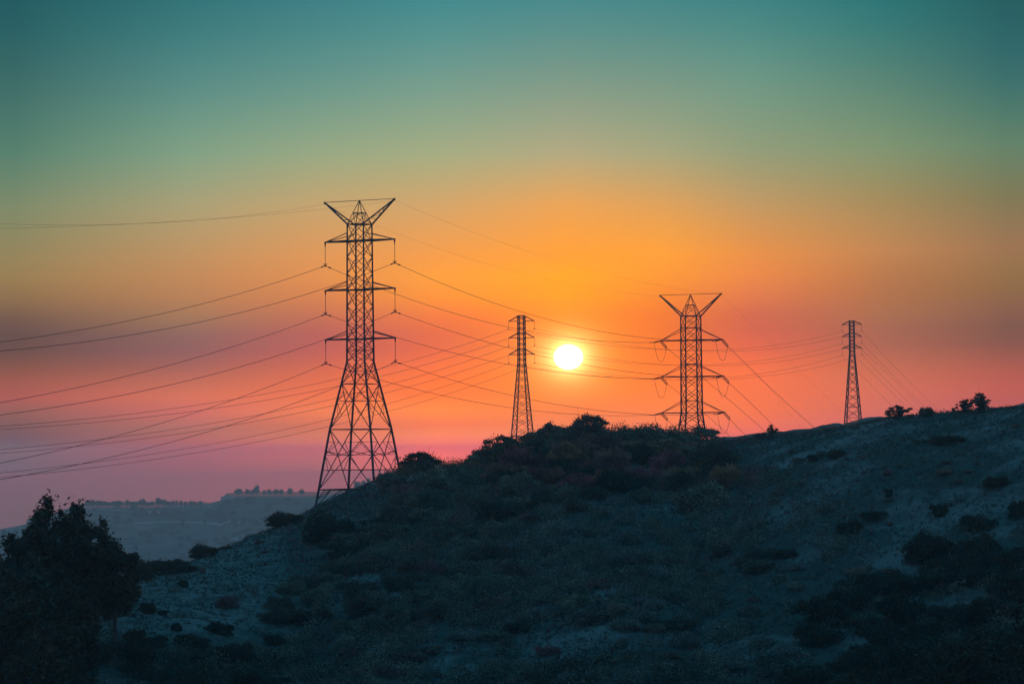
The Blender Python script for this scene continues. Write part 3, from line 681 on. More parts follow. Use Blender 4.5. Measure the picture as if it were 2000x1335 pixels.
def bush_proto(kind, seed):
    """unit bush: about 2 wide and 1.1 high; foliage and stems meshes"""
    global rng
    rng = np.random.default_rng(seed); m = MB(); L_ = []
    if kind == 'dense':
        L_ = [(0, 0, -.05, 0.64, 1.1)]+[(rng.uniform(-.72, .72), rng.uniform(-.72, .72), rng.uniform(-.05, .5), rng.uniform(.16, .42), 1.0) for _ in range(20)]
        P_ = dome_points(8500, L_, .3); P_ = clumpy(P_, 0.16, -0.62, seed); V, Fc = leaves(P_, 0.048)
        mt = M_LEAF; nst = 5; top = .5
    elif kind == 'open':
        L_ = [(0, 0, .28, .72, 1.0)]
        for i in range(26):
            a = rng.uniform(0, 6.28); r = 0.92*math.sqrt(rng.uniform(0.0, 1)); L_.append((r*math.cos(a), r*math.sin(a), 0.93-0.62*r*r+rng.uniform(-.05, .05), rng.uniform(.12, .24), .7))
        P_ = dome_points(7500, L_, .55); zc_ = P_[:, 2]; rr_ = np.hypot(P_[:, 0], P_[:, 1])
        P_ = P_[(zc_ > 0.70-0.5*rr_) | (rng.random(len(P_)) < 0.10)]; P_ = clumpy(P_, 0.10, -0.55, seed); V, Fc = leaves(P_, 0.042)
        mt = M_LEAF; nst = 26; top = .95
    elif kind == 'scraggly':
        L_ = []
        for i in range(30):
            a = rng.uniform(0, 6.28); r = rng.uniform(0.0, 0.85); L_.append((r*math.cos(a), r*math.sin(a), rng.uniform(.2, 1.1-0.5*r), rng.uniform(.08, .22), 1))
        P_ = dome_points(3600, L_, 0.9); V, Fc = leaves(P_, 0.05, aspect=2)
        mt = M_LEAF; nst = 34; top = 1.0
    elif kind == 'sage':
        L_ = [(0, 0, 0.0, 0.75, .75)]+[(rng.uniform(-.6, .6), rng.uniform(-.6, .6), rng.uniform(-.05, .2), rng.uniform(.25, .4), .9) for _ in range(6)]
        P_ = dome_points(5200, L_, .5); P_ = clumpy(P_, 0.15, -0.4, seed); V, Fc = leaves(P_, 0.038, aspect=2.2)
        mt = M_SAGE; nst = 8; top = .5
    else:  # dry
        L_ = [(0, 0, 0.0, 0.7, .95)]+[(rng.uniform(-.6, .6), rng.uniform(-.6, .6), rng.uniform(.0, .35), rng.uniform(.2, .4), .9) for _ in range(9)]
        P_ = dome_points(5200, L_, .7); V, Fc = leaves(P_, 0.034, aspect=2.8)
        mt = M_DRY; nst = 14; top = .8
    for i in range(nst):
        l = L_[rng.integers(len(L_))]; e = np.array([l[0], l[1], min(l[2]+l[3]*0.5, top)]); b0 = np.array([rng.uniform(-.12, .12), rng.uniform(-.12, .12), -0.25])
        mid = (b0+e)/2+np.array([e[0], e[1], 0])*0.22+rng.normal(size=3)*0.04
        m.tube([b0, lerp(b0, mid, .5)+[0, 0, .02], mid, e], [0.035, .028, 0.02, 0.008], 5)
        for _ in range(3):
            e2 = e+rng.normal(size=3)*0.16; m.tube([mid, lerp(mid, e2, .6)+rng.normal(size=3)*0.02, e2], [.014, .01, .004], 4)
    return mesh('foliage', V, Fc, mt), mesh('stem', m.v, m.f, M_BARK)
for i, k in enumerate(('dense', 'dense', 'dense', 'open', 'open', 'scraggly', 'scraggly', 'sage', 'sage', 'dry', 'dry')):
    BUSH.setdefault(k, []).append(bush_proto(k, 100+i))
for fo, st in BUSH['dense']+BUSH['open']:
    f2 = fo.copy(); f2.materials[0] = M_CREST; BUSH.setdefault('glow_tint', []).append((f2, st))  # same bushes with the warm sun glow put into the leaf colour
for fo, st in BUSH['dense']:
    f2 = fo.copy(); f2.materials[0] = M_DARKSHADE; BUSH.setdefault('dark', []).append((f2, st))
rng = np.random.default_rng(77)
def bush(u, v, wpx, hpx, kind, label, group=None, cat='shrub', name='shrub', sink=0.12):
    p = ground_at(u, v); s = p[1]/F; w = wpx*s/2*(1.3 if kind == 'scraggly' else 1.0); h = hpx*s/(1.12 if kind != 'sage' else 0.8)
    fo, st = BUSH[kind][rng.integers(len(BUSH[kind]))]
    r = empty(name, p-np.array([0, 0, 0.0]), rng.uniform(0, 6.28)); tag(r, label, cat, group)
    r.scale = (w, w*rng.uniform(.85, 1.15), h)
    link('foliage', fo, r); link('stem', st, r)
    return r
N_ = {}
SH = [ # skyline, left to right
 (822,936,100,56,'open','dark rounded shrub on the skyline right beside the tallest tower\'s foot'),
 (770,952,80,40,'dense','dark shrub on the skyline touching the tallest tower\'s right leg'),
 (890,934,100,40,'dense','low flat-topped dark shrub on the skyline between tallest tower and slim tower'),
 (918,922,46,30,'scraggly','thin wispy bush on the skyline left of the umbrella-shaped bush'),
 (978,912,108,66,'open','umbrella-shaped bush with bare fanned stems below left foot of the slim tower'),
 (948,914,60,44,'dense','dark bush on the skyline hugging the left of the umbrella-shaped bush'),
 (1042,890,92,50,'open','see-through bush at the right foot of the slim tower'),
 (1082,880,84,58,'open','glowing thin-topped bush just right of the slim tower'),
 (1116,876,98,66,'dense','tall bush on the crest below the left edge of the sun'),
 (1152,876,110,70,'open','highest domed bush on the crest directly below the sun'),
 (1206,876,116,64,'dense','wide dark bush on the crest right of the highest domed bush'),
 (1256,878,106,62,'dense','dark bush on the crest midway between sun and horned tower'),
 (1298,880,92,58,'dense','rounded dark bush on the crest below the horned tower\'s left loop'),
 (1322,876,60,42,'dense','dark bush at the end of the crest touching the horned tower\'s left leg'),
 (1374,874,92,44,'open','see-through bush with thin stems in front of the horned tower\'s foot'),
 (1412,866,34,9,'scraggly','tiny low tuft on the skyline right of the horned tower'),
 (1481,858,26,12,'scraggly','small left half of the twin bush on the ridge right of the horned tower'),
 (1506,857,30,24,'scraggly','taller right half of the twin bush on the ridge right of the horned tower'),
 (1622,842,28,8,'scraggly','flat tuft on the ridge left of the farthest slim tower'),
 (1755,819,52,27,'scraggly','wispy bush on the ridge right of the farthest slim tower'),
 (1808,813,38,28,'dense','compact round bush on the ridge, second right of the farthest slim tower'),
 (1884,806,40,26,'scraggly','lower left part of the pair of bushes near the right end of the ridge'),
 (1914,805,54,33,'scraggly','tall bushy shrub highest on the ridge near the right edge'),
 (1060,900,90,46,'glow_tint','dark round bush just below the crest under the right foot of the slim tower'),
 (1125,905,104,50,'glow_tint','dark round bush just below the crest under the left edge of the sun'),
 (1182,900,110,52,'glow_tint','broad round bush just below the crest under the right edge of the sun'),
 (1240,902,104,48,'glow_tint','dark round bush below the crest, a little right of the broad one'),
 (1300,905,110,50,'glow_tint','broad dark bush below the crest left of the horned tower'),
 (1350,900,80,40,'glow_tint','dark bush right under the left leg of the horned tower'),
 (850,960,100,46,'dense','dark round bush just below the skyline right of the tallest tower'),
 (990,940,110,56,'glow_tint','broad bush below the umbrella-shaped bush'),
 (920,960,100,46,'dense','round bush lower left of the umbrella-shaped bush'),
 # left spur
 (562,1026,84,36,'dark','dark oval shrub on the spur edge left of the tallest tower'),
 (648,1056,122,74,'dark','very large round dark shrub below the tallest tower'),
 (402,1088,66,34,'dark','dome-shaped dark bush on the spur edge in front of the hazy valley'),
 (312,1118,120,44,'dark','long low dark thicket on the spur edge right of the eucalyptus trees'),
 (268,1130,70,44,'dark','dark bush between the eucalyptus trees and the long low thicket'),
 (350,1108,60,22,'dark','low dark bush between the dome-shaped bush and the long thicket'),
 (442,1072,30,8,'dark','flat small bush right of the dome-shaped bush on the spur edge'),
 (508,1062,28,13,'dry','small dark scrub bush on bare spur below the oval shrub'),
 (518,1080,30,12,'dry','low scrub patch on bare spur, just under the smaller one'),
 (395,1118,18,16,'dry','small dark bush on the pale slope below the dome-shaped bush'),
 (360,1146,24,22,'dark','dark upright bush on the pale slope'),
 (290,1196,46,30,'dark','dark bush pair member on the pale slope, left and larger'),
 (318,1200,24,14,'dark','dark bush pair member on the pale slope, right and smaller'),
 (190,1222,18,10,'dry','tiny dark tuft on the bare nose of the spur'),
 (262,1258,44,46,'dark','tall dark bush low on the nose of the spur'),
 (342,1232,26,20,'dark','dark bush on pale soil low on the spur'),
 (448,1186,66,42,'dry','brown bush at the upper right of the pale soil patch'),
 (735,1030,80,34,'dark','dark shrub right of the very large round one'),
 (690,1086,120,42,'dark','broad dark shrub below the very large round one'),
 # under the crest
 (1366,1002,140,76,'dense','broad dark shrub mass in the middle of the slope below the horned tower'),
 (1474,932,118,44,'dry','wide maroon-brown bush on the slope right below the horned tower'),
 (1165,975,70,34,'dense','dark round shrub on the slope left of the pale boulders'),
 (1248,978,60,32,'dense','dark shrub beside the pale boulders'),
 # right slope
 (1404,890,26,16,'dark','small dark shrub below the ridge just right of the horned tower'),
 (1546,884,34,11,'dry','faint low scrub below the ridge under the twin bush'),
 (1590,900,34,20,'dark','dark shrub on the grassy slope, left of two below the farthest tower'),
 (1634,893,46,22,'dark','dark shrub on the grassy slope, right of two below the farthest tower'),
 (1846,866,70,24,'dark','dark low shrub on upper right slope below the pair of ridge bushes'),
 (1846,925,56,18,'dry','flat dark scrub in the middle of the right slope'),
 (1942,950,60,30,'dark','dark shrub near the right edge halfway up the slope'),
 (1736,970,20,24,'dark','narrow upright dark shrub alone on the grassy slope'),
 (1836,1008,38,34,'dark','dark upright shrub at the top of the dark cluster on the right slope'),
 (1703,1014,54,22,'dark','low dark shrub left of the dark cluster on the right slope'),
 (1657,1042,60,34,'dark','dark round shrub in the middle of the grassy right slope'),
 (1918,1032,80,40,'dark','wide dark shrub near the right edge above the pale scar'),
 (1822,1096,110,74,'dark','largest dark shrub of the cluster on the right slope'),
 (1902,1102,110,80,'dark','second largest dark shrub of the cluster, near the right edge'),
 (1678,1120,76,26,'dry','low brown scrub below the middle of the right slope'),
 (1738,1122,60,20,'dry','low scrub just left of the dark cluster on the right slope'),
 (1616,996,56,24,'sage','pale grey bush on the grassy slope left of the round shrub'),
 (1526,1090,60,26,'dark','dark shrub on the slope left of the low brown scrub'),
 (1990,1010,60,44,'dark','dark shrub cut off by the right edge of the picture'),
]
for a in SH: bush(*a)
# the closed brush that covers the slope: many look-alikes in a few zones
ZONES = [
 ('dense', 60, 'rounded dark shrub packed in the brush just under the crest below the sun', [(760,945),(960,915),(1130,885),(1330,885),(1420,905),(1420,960),(1200,960),(960,1010),(790,1000)], (60, 122), .62),
 ('dense', 55, 'dark shrub in the brush left of centre below the crest', [(620,1120),(780,1000),(980,1010),(1000,1130),(880,1240),(560,1240),(480,1210)], (56, 110), .54),
 ('mix', 55, 'mixed grey or brown shrub in the open scrub at the centre of the slope', [(980,1000),(1240,960),(1420,1010),(1560,1080),(1560,1200),(1200,1240),(960,1200)], (40, 92), .46),
 ('mix', 30, 'dim shrub in the lower scrub along the bottom edge', [(600,1240),(1000,1220),(1500,1210),(1640,1340),(1400,1360),(500,1360)], (50, 110), .42),
 ('dark', 14, 'dark shrub in the gloom at the foot of the left spur', [(200,1280),(420,1220),(600,1250),(560,1360),(150,1360)], (50, 100), .5),
 ('dark', 30, 'dark shrub in the darkened brush filling the lower right of the picture', [(1560,1340),(1640,1160),(1850,1110),(2000,1110),(2010,1345)], (70, 150), .55),
 ('mix', 20, 'low scattered scrub on the grassy right slope', [(1460,890),(1700,850),(2000,830),(2000,1000),(1700,1080),(1500,1000)], (14, 34), .4),
]
def inpoly(x, y, pl_):
    c = False; j = len(pl_)-1
    for i in range(len(pl_)):
        if (pl_[i][1] > y) != (pl_[j][1] > y) and x < (pl_[j][0]-pl_[i][0])*(y-pl_[i][1])/(pl_[j][1]-pl_[i][1])+pl_[i][0]: c = not c
        j = i
    return c
for kind, n, lab, poly, (s0, s1), asp in ZONES:
    k = 0; pts = []; xs = [p[0] for p in poly]; ys = [p[1] for p in poly]; tries = 0
    while k < n and tries < 6000:
        tries += 1
        x, y = rng.uniform(min(xs), max(xs)), rng.uniform(min(ys), max(ys))
        if not inpoly(x, y, poly): continue
        if any(((x-g[0])/g[2])**2+((y-g[1])/g[3])**2 < 1 for g in GAPS): continue
        w = rng.uniform(s0, s1)
        if any(((x-a)/(0.55*w))**2+((y-b)/(0.22*w))**2 < 1 for a, b in pts): continue
        pts.append((x, y)); kk = kind if kind != 'mix' else ('sage', 'dense', 'dry', 'sage')[rng.integers(4)]
        if kind == 'dense' and rng.random() < 0.12: kk = 'dry'
        if kind == 'dense' and math.hypot((x-1160)/330, (y-900)/120) < rng.uniform(.5, 1.1): kk = ('glow_tint', 'glow_tint', 'dark')[rng.integers(3)]
        bush(x, y, w, w*asp*rng.uniform(.8, 1.2), kk, lab, 'shrubs: '+lab); k += 1
    print('zone', lab, k)

# low scrub and grass between the shrubs: beyond counting
def scatter(n, box, fn, size, name, mt, label, hgt, per, seed, dens=None):
    g = np.random.default_rng(seed); global rng; rng = g
    u = g.uniform(box[0], box[1], n); d = np.sqrt(g.uniform(box[2]**2, box[3]**2, n)); x = (u-1000)/F*d
    Rr = np.interp(u, RU, RV); ok = d < Rr+25
    if dens: ok &= dens(u, d, x) > g.random(n)
    x = x[ok]; d = d[ok]
    z = H(x, d); c = np.stack([x, d, z], 1); c = np.repeat(c, per, 0)
    sp = size*1.1
    c = c+g.normal(size=c.shape)*[sp, sp, 0]; c[:, 2] = H(c[:, 0], c[:, 1])+np.abs(g.normal(size=len(c)))*hgt
    V, Fc = leaves(c, size, aspect=2.4)
    o = link(name, mesh(name, V, Fc, mt)); tag(o, label, 'vegetation', kind='stuff'); return o
def thicket(n, name, mt, label, seed, reg, rad, per, leaf):
    """closed knee- to head-high brush: overlapping low domes of leaves"""
    g = np.random.default_rng(seed); global rng; rng = g
    u = g.uniform(reg[0], reg[1], n); Rr = np.interp(u, RU, RV); d = np.sqrt(g.uniform(reg[2]**2, 1, n)*Rr**2) if reg[2] < 1 else Rr+g.uniform(-reg[2], 6, n)
    x = (u-1000)/F*d
    if reg[3]:
        vv = HOR-(u-1000)*math.tan(R(ROLL))-H(x, d)/d*F
        ok = reg[3](u, vv, x, d) > g.random(n); x, d, u = x[ok], d[ok], u[ok]
    r = g.uniform(*rad, len(x)); k = per; N = len(x)*k
    e = g.normal(size=(N, 3)); e /= np.linalg.norm(e, axis=1)[:, None]; e[:, 2] = np.abs(e[:, 2])
    rr_ = np.repeat(r, k)*(1-0.35*g.random(N)**1.5)*(1+.12*g.normal(size=N)); sq = np.repeat(g.uniform(.7, 1.15, len(x)), k)
    c = e*rr_[:, None]; c[:, 2] *= sq
    c += np.repeat(np.stack([x, d, H(x, d)-0.15], 1), k, 0)
    V, Fc = leaves(c, leaf)
    o = link(name, mesh(name, V, Fc, mt)); tag(o, label, 'vegetation', kind='stuff'); return o
crest_zone = lambda u, v: np.clip(1.35-np.hypot((u-1130)/390, (v-900)/115), 0, 1)  # ellipse below the sun where warm glow is painted as leaf colour
thicket(1100, 'glow_tinted_brush', M_CREST, 'brush tinted with painted sun glow over the upper slope just under the crest below the sun', 66, (740, 1480, .8, lambda u, v, x, d: crest_zone(u, v)*brushmask(u, v, x, d)), (1.0, 2.6), 420, 0.16)
thicket(3000, 'chaparral', M_THICK, 'dark green brush closing over the slope between the larger shrubs', 61, (200, 2050, .52, lambda u, v, x, d: brushmask(u, v, x, d)*(1-0.8*crest_zone(u, v))), (1.0, 2.8), 430, 0.16)
thicket(2600, 'sage_scrub', M_SCRUB, 'grey sage scrub closing over the lower slope', 62, (200, 1900, .52, lambda u, v, x, d: np.maximum(brushmask(u, v, x, d)*np.clip(_noise2(x, d, 25, 33)+.5, .1, 1), .12*notgap(u, v)*(v > 960))), (0.5, 1.2), 150, 0.13)
thicket(1500, 'brown_brush', M_DRY, 'brown leafless brush among the green brush', 63, (560, 1560, .52, lambda u, v, x, d: brushmask(u, v, x, d)*np.clip(_noise2(x, d, 30, 34)+.5, .05, 1)), (0.6, 1.4), 170, 0.12)
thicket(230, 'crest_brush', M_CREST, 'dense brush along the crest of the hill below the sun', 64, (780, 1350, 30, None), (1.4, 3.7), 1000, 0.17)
thicket(950, 'darkened_scrub', M_DARKSHADE, 'scrub coloured near-black to darken the slope along the bottom of the picture', 65, (60, 2050, .50, lambda u, v, x, d: np.clip((v-np.interp(u, [0, 400, 900, 1500, 1700, 2000], [1180, 1285, 1300, 1290, 1190, 1140]))/40, 0, 1)*notgap(u, v)), (1.2, 2.9), 480, 0.15)  # near-black leaf colour paints in the shade along the lower edge
left = lambda u, d, x: np.where(u < 560, 0.25, 1.0)
scatter(20000, (-100, 2100, 270, 560), None, 0.16, 'low_scrub', M_SCRUB, 'low grey scrub covering the whole hillside between the shrubs', 0.22, 9, 3, lambda u, d, x: (_noise2(x, d*0.5, 14, 21)+0.55)*np.where(u < 560, .10, np.where(u > 1480, 0.22, 1)))
scatter(16000, (300, 1700, 270, 560), None, 0.18, 'dead_brush', M_DRY, 'brown dead brush mixed into the scrub on the hillside', 0.3, 8, 4, lambda u, d, x: (_noise2(x, d*0.5, 18, 22)+0.35)*np.where(u < 560, .08, np.where(u > 1480, 0.15, 1)))
scatter(42000, (-100, 2150, 270, 560), None, 0.13, 'dry_grass', M_GRASS, 'short dry grass over the ridge and slopes', 0.20, 6, 5, None)

# boulders
def boulder(u, v, px, label):
    p = ground_at(u, v); s = px*p[1]/F/2; g = np.random.default_rng(int(u)); V = []; Fc = []
    bm_ = 8; rings = 6
    for i in range(1, rings):
        t = math.pi*i/rings
        for j in range(bm_):
            a = 2*math.pi*j/bm_; r = s*(1+0.22*g.normal())
            V.append((r*math.sin(t)*math.cos(a)*1.2, r*math.sin(t)*math.sin(a), r*math.cos(t)*0.85))
    n = len(V); V += [(0, 0, s*.8), (0, 0, -s*.8)]
    for i in range(rings-2):
        for j in range(bm_): Fc.append((i*bm_+j, i*bm_+(j+1) % bm_, (i+1)*bm_+(j+1) % bm_, (i+1)*bm_+j))
    for j in range(bm_): Fc.append((n, (j+1) % bm_, j)); Fc.append((n+1, (rings-2)*bm_+j, (rings-2)*bm_+(j+1) % bm_))
    o = link('boulder', mesh('boulder', V, Fc, M_ROCK, False), None, p+np.array([0, 0, s*.55])); tag(o, label, 'boulder', 'boulders on the slope')
for a in ((1281, 940, 12, 'largest pale boulder on the slope below the crest'), (1262, 926, 7, 'small pale boulder up and left of the largest boulder'),
          (1318, 934, 7, 'small pale boulder right of the largest boulder'), (1273, 975, 6, 'pale boulder directly below the largest boulder'),
          (1228, 969, 6, 'pale boulder furthest left, lower than the largest boulder'), (1300, 995, 5, 'tiny pale boulder lowest but one below the largest boulder'),
          (1391, 1011, 5, 'tiny pale boulder far to the lower right of the others')): boulder(*a)

# trees
def tree(p, hgt, wid, kind, label, seed, group=None, dens=1.0, name='tree', leaf=0.21, mt=None, cb=0.3):
    global rng
    rng = np.random.default_rng(seed); r = empty(name, p); tag(r, label, 'tree', group); m = MB()
    th = hgt*(0.85 if kind == 'euc' else 0.6)
    lean = rng.normal(size=2)*0.03*hgt
    tp = [np.array([lean[0]*t*t+0.15*math.sin(5*t), lean[1]*t*t, th*t-0.6*(t == 0)]) for t in np.linspace(0, 1, 8)]
    m.tube(tp, np.linspace(hgt*0.022, hgt*0.005, 8), 8)
    cl = []; nb = 44 if kind == 'euc' else 26
    for i in range(nb):
        t = rng.uniform(cb, 1.0); base = tp[int(t*7)]*1.0; a = rng.uniform(0, 6.28)
        if kind == 'euc':
            prof = math.sin(min(1, (1.04-t)*2.6+0.25)*math.pi/2); ln = wid*0.5*prof*rng.uniform(.3, 1.15); rise = ln*rng.uniform(.4, 1.1)
        else:
            ln = wid*0.5*rng.uniform(.3, 1.0); rise = (hgt-base[2])*rng.uniform(.2, .85)*(1-0.5*(ln/(wid*.5))**2)
        e = base+np.array([ln*math.cos(a), ln*math.sin(a), rise]); mid = (base+e)/2+[0, 0, -0.06*ln]+rng.normal(size=3)*0.03*ln
        m.tube([base, mid, e], [hgt*0.008, hgt*0.005, hgt*0.0015], 5)
        for q, s in ((e, 1), (lerp(mid, e, .5)+rng.normal(size=3)*.08*wid, .8), (e+rng.normal(size=3)*[.1*wid, .1*wid, .06*wid], .75)):
            cl.append((q, wid*rng.uniform(.05, .12)*s)); cl.append((q+rng.normal(size=3)*wid*.07, wid*rng.uniform(.04, .09)*s))
            m.tube([lerp(mid, e, .5), q], [hgt*.002, hgt*.0008], 4)
    for j in range(9): cl.append((tp[-1]+rng.normal(size=3)*[.10*wid, .10*wid, .035*hgt]+[0, 0, hgt*0.05], wid*rng.uniform(.04, .09)))
    pts = []
    for q, s in cl:
        k = int(130*dens); d = rng.normal(size=(k, 3)); d /= np.linalg.norm(d, axis=1)[:, None]
        d *= (s*np.minimum(rng.exponential(0.62, k), 2.4))[:, None]; d[:, 2] *= 1.25 if kind == 'euc' else .75; pts.append(q+d)
    V, Fc = leaves(np.concatenate(pts), leaf, tilt=0.35 if kind == 'euc' else None, aspect=2.6 if kind == 'euc' else 1.5)
    link('crown', mesh('crown', V, Fc, mt or (M_EUC if kind == 'euc' else M_DARKSHADE)), r)
    m.build('trunk', M_PALEBARK if kind == 'euc' else M_BARK, r, True)
    return r
def tree_at(u, vtop, d, wpx, kind, label, seed, **k):
    t = P(u, vtop, d); g = float(H(t[0], t[1])); return tree((t[0], t[1], g), t[2]-g, wpx*d/F, kind, label, seed, **k)
EUC = [(98, 972, 292, 120, 'tallest eucalyptus with a narrow pointed top at the left of the picture'),
       (152, 984, 296, 120, 'second tall eucalyptus, just right of the tallest, with gaps in its crown'),
       (222, 1052, 300, 76, 'slim eucalyptus standing apart at the right end of the left grove'),
       (184, 1062, 300, 80, 'eucalyptus filling the gap between the second tall one and the slim one'),
       (40, 1040, 286, 120, 'broad eucalyptus left of the tallest, lower than it'),
       (-18, 1078, 288, 110, 'eucalyptus at the very left edge of the picture'),
       (75, 1110, 272, 130, 'shorter dark eucalyptus in front of the tallest one'),
       (132, 1140, 268, 110, 'short dark eucalyptus in front of the second tall one'),
       (10, 1160, 265, 130, 'short dark eucalyptus at the lower left edge'),
       (110, 1210, 262, 120, 'lowest eucalyptus at the foot of the grove')]
for i, (u, v, d, w, lab) in enumerate(EUC): tree_at(u, v, d, w, 'euc', lab, 300+i, group='eucalyptus trees in the left grove', cb=0.45 if u > 160 else 0.35, dens=1.3, name='eucalyptus_tree')
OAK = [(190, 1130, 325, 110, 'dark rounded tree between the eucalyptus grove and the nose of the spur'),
       (1985, 1120, 236, 220, 'added dark oak cut off by the right edge in the lower corner'),
       (1900, 1190, 232, 200, 'added dark oak left of the corner one at the lower right'),
       (1790, 1235, 236, 170, 'added dark oak third from the right corner along the bottom edge'),
       (2000, 1240, 214, 220, 'nearest added dark oak in the lower right corner'),
       (1690, 1280, 232, 150, 'leftmost added dark oak along the bottom right edge'),
       (60, 1230, 238, 190, 'added dark rounded tree in the lower left corner'),
       (130, 1290, 240, 130, 'added dark rounded tree below the nose of the spur')]
for i, (u, v, d, w, lab) in enumerate(OAK): tree_at(u, v, d, w, 'oak', lab, 400+i, group='dark trees in the near corners', dens=1.3, name='oak_tree', leaf=0.2, cb=0.25)  # oaks in the lower corners are added to darken them

# far trees on the plateau: a few prototypes, copied
def far_proto(seed, wide):
    global rng
    rng = np.random.default_rng(seed)
    L_ = [(0, 0, 0.5, 0.42, 1.1)]+[(rng.uniform(-.3, .3)*wide, rng.uniform(-.3, .3), rng.uniform(.35, .75), rng.uniform(.18, .3), 1) for _ in range(6)]
    P_ = dome_points(520, L_, .8); P_ = np.concatenate([P_, P_*[1, 1, -0.5]+[0, 0, .75]]); V, Fc = leaves(P_, .085)
    m = MB(); m.tube([(0, 0, -.1), (0.01, 0, .3), (0, 0, .7)], [.05, .04, .015], 6)
    for i in range(4):
        a = i*1.6; m.tube([(0, 0, .3), (.2*math.cos(a), .2*math.sin(a), .65)], [.025, .008], 4)
    return mesh('crown', V, Fc, M_FAR), mesh('trunk', m.v, m.f, M_BARK)
FP = [far_proto(500+i, 1+0.3*(i % 2)) for i in range(4)]
rng = np.random.default_rng(9)
def far_tree(u, vb, h, w, label, group, d=5200):
    h *= rng.uniform(.8, 1.35); w *= rng.uniform(.75, 1.25); u += rng.uniform(-1.5, 1.5); p = P(u, vb, d); z = float(HF(p[0], p[1])); hm = 1.1*h*d/F+max(0, p[2]-z); r = empty('far_tree', (p[0], p[1], z), rng.uniform(0, 6)); tag(r, label, 'tree', group)
    c, t = FP[rng.integers(4)]; r.scale = (w*d/F/1.05, w*d/F/1.05, hm/1.02); link('crown', c, r); link('trunk', t, r)
gr1 = 'row of trees on the left part of the far plateau'
for u in (170, 180, 191, 203, 214, 224, 236, 247, 257, 268, 278, 289, 299): far_tree(u+rng.uniform(-1.5, 1.5), 990, rng.uniform(10, 15), rng.uniform(12, 17), 'hazy far tree in the closed left row on the plateau', gr1, 5200+rng.uniform(-12, 12))
for u, h, w in ((310, 16, 15), (317, 13, 12), (329, 11, 9), (338, 10, 8), (346, 11, 8), (354, 10, 8), (364, 12, 9), (373, 14, 11), (381, 12, 9), (391, 14, 13)):
    far_tree(u, 989, h, w, 'hazy far tree in the gapped right half of the plateau row', 'gapped trees on the far plateau')
for u, h, w in ((467, 15, 16), (481, 12, 10), (491, 13, 12), (503, 16, 17), (516, 13, 12), (527, 14, 12), (540, 13, 11), (549, 12, 12)):
    far_tree(u, 968, h, w, 'hazy far tree in the tight clump on the higher plateau', 'tight clump on the higher plateau')
far_tree(567, 968, 12, 11, 'hazy round far tree standing alone right of the tight clump', None); far_tree(590, 970, 15, 16, 'hazy far tree nearest the tallest tower, last on the higher plateau', None)
for u, h, w in ((700, 14, 15), (711, 15, 14), (723, 14, 12), (734, 13, 13), (746, 17, 12), (757, 15, 13), (768, 20, 14), (777, 16, 14)):
    far_tree(u, np.interp(u, [690, 780], [952, 944]), h, w, 'hazy far tree seen between the legs of the tallest tower', 'far trees behind the tallest tower')
for u, v, h in ((8, 1046, 12), (18, 1043, 9), (30, 1042, 8), (44, 1040, 9), (60, 1034, 16), (66, 1034, 22), (80, 1026, 8), (92, 1020, 9)):
    far_tree(u, v+2, h, h*1.1, 'hazy far tree on the slope left of the eucalyptus grove', 'far trees left of the eucalyptus grove')
# scrub trees across the face of the far hill
for i in range(200):
    u = rng.uniform(180, 620); dd = rng.uniform(4500, 5170); x = (u-1000)/F*dd; z = float(HF(x, dd)); r = empty('far_tree', (x, dd, z), rng.uniform(0, 6))
    c, t = FP[rng.integers(4)]; s = rng.uniform(8, 17); r.scale = (s, s, s*.8); link('crown', c, r); link('trunk', t, r)
    tag(r, 'dim hazy scrub tree on the face of the far hill', 'tree', 'scrub trees on the face of the far hill')
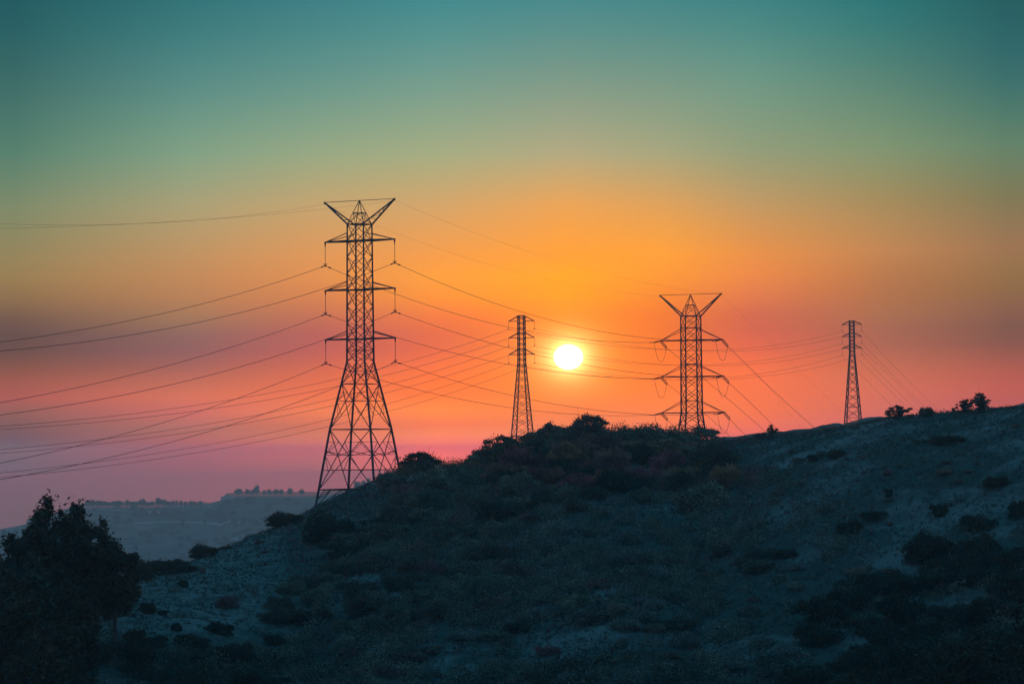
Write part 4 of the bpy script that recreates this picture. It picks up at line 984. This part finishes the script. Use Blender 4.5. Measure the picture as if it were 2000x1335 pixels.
# low pale buildings on the far plateau
def house(u, v, wpx, hpx, dep, label):
    p = far_ground(u, v); d = p[1]; z = p[2]; dep = dep*1.6; w = wpx*d/F; h = hpx*d/F; r = empty('building', (p[0], p[1], z-0.5)); tag(r, label, 'building', 'low buildings on the far plateau')
    m = MB(); m.bar((-w/2, 0, h/2), (w/2, 0, h/2), dep, t=h); m.build('wall', M_WALL, r)
    m = MB(); V = [(-w/2-.6, -dep/2-.6, h), (w/2+.6, -dep/2-.6, h), (w/2+.6, dep/2+.6, h), (-w/2-.6, dep/2+.6, h), (-w/2-.6, 0, h+1.6), (w/2+.6, 0, h+1.6)]
    link('roof', mesh('roof', V, [(0, 1, 5, 4), (2, 3, 4, 5), (0, 4, 3), (1, 2, 5), (3, 2, 1, 0)], M_ROOF), r)
    m = MB(); n = max(2, int(w/8))
    for i in range(n): x = -w/2+w*(i+.5)/n; m.bar((x-.6, -dep/2-.06, h*.55), (x+.6, -dep/2-.06, h*.55), .1, t=1.2)
    m.build('window', M_CERAM, r)
house(306, 1002, 30, 3.5, 9, 'long low pale building below the row of far trees')
house(352, 990, 60, 2.5, 8, 'longest low pale building at the end of the far tree row')
house(445, 974, 26, 4, 10, 'pale building at the left corner of the higher far plateau')
house(412, 988, 14, 3, 8, 'small pale building in the dip between the two far plateaus')

# ------------------------------------------------------------------ haze
def haze():
    hv = [(-31000, -700, -218), (31000, -700, -218), (31000, 31000, -218), (-31000, 31000, -218), (-31000, -700, 62), (31000, -700, 62), (31000, 31000, 62), (-31000, 31000, 62)]
    m_ = bpy.data.materials.new('haze'); m_.use_nodes = True; nt = m_.node_tree; nt.nodes.clear()
    v = nt.nodes.new('ShaderNodeVolumePrincipled'); v.inputs['Density'].default_value = HAZE_DENSITY; v.inputs['Anisotropy'].default_value = HAZE_G
    v.inputs['Color'].default_value = (*HAZE_COL, 1)
    v.inputs['Absorption Color'].default_value = (1, 1, 1, 1)
    o = nt.nodes.new('ShaderNodeOutputMaterial'); nt.links.new(v.outputs[0], o.inputs['Volume'])
    h = link('haze', mesh('haze', hv, [(3, 2, 1, 0), (4, 5, 6, 7), (0, 1, 5, 4), (1, 2, 6, 5), (2, 3, 7, 6), (3, 0, 4, 7)], m_)); tag(h, kind='stuff')
haze()
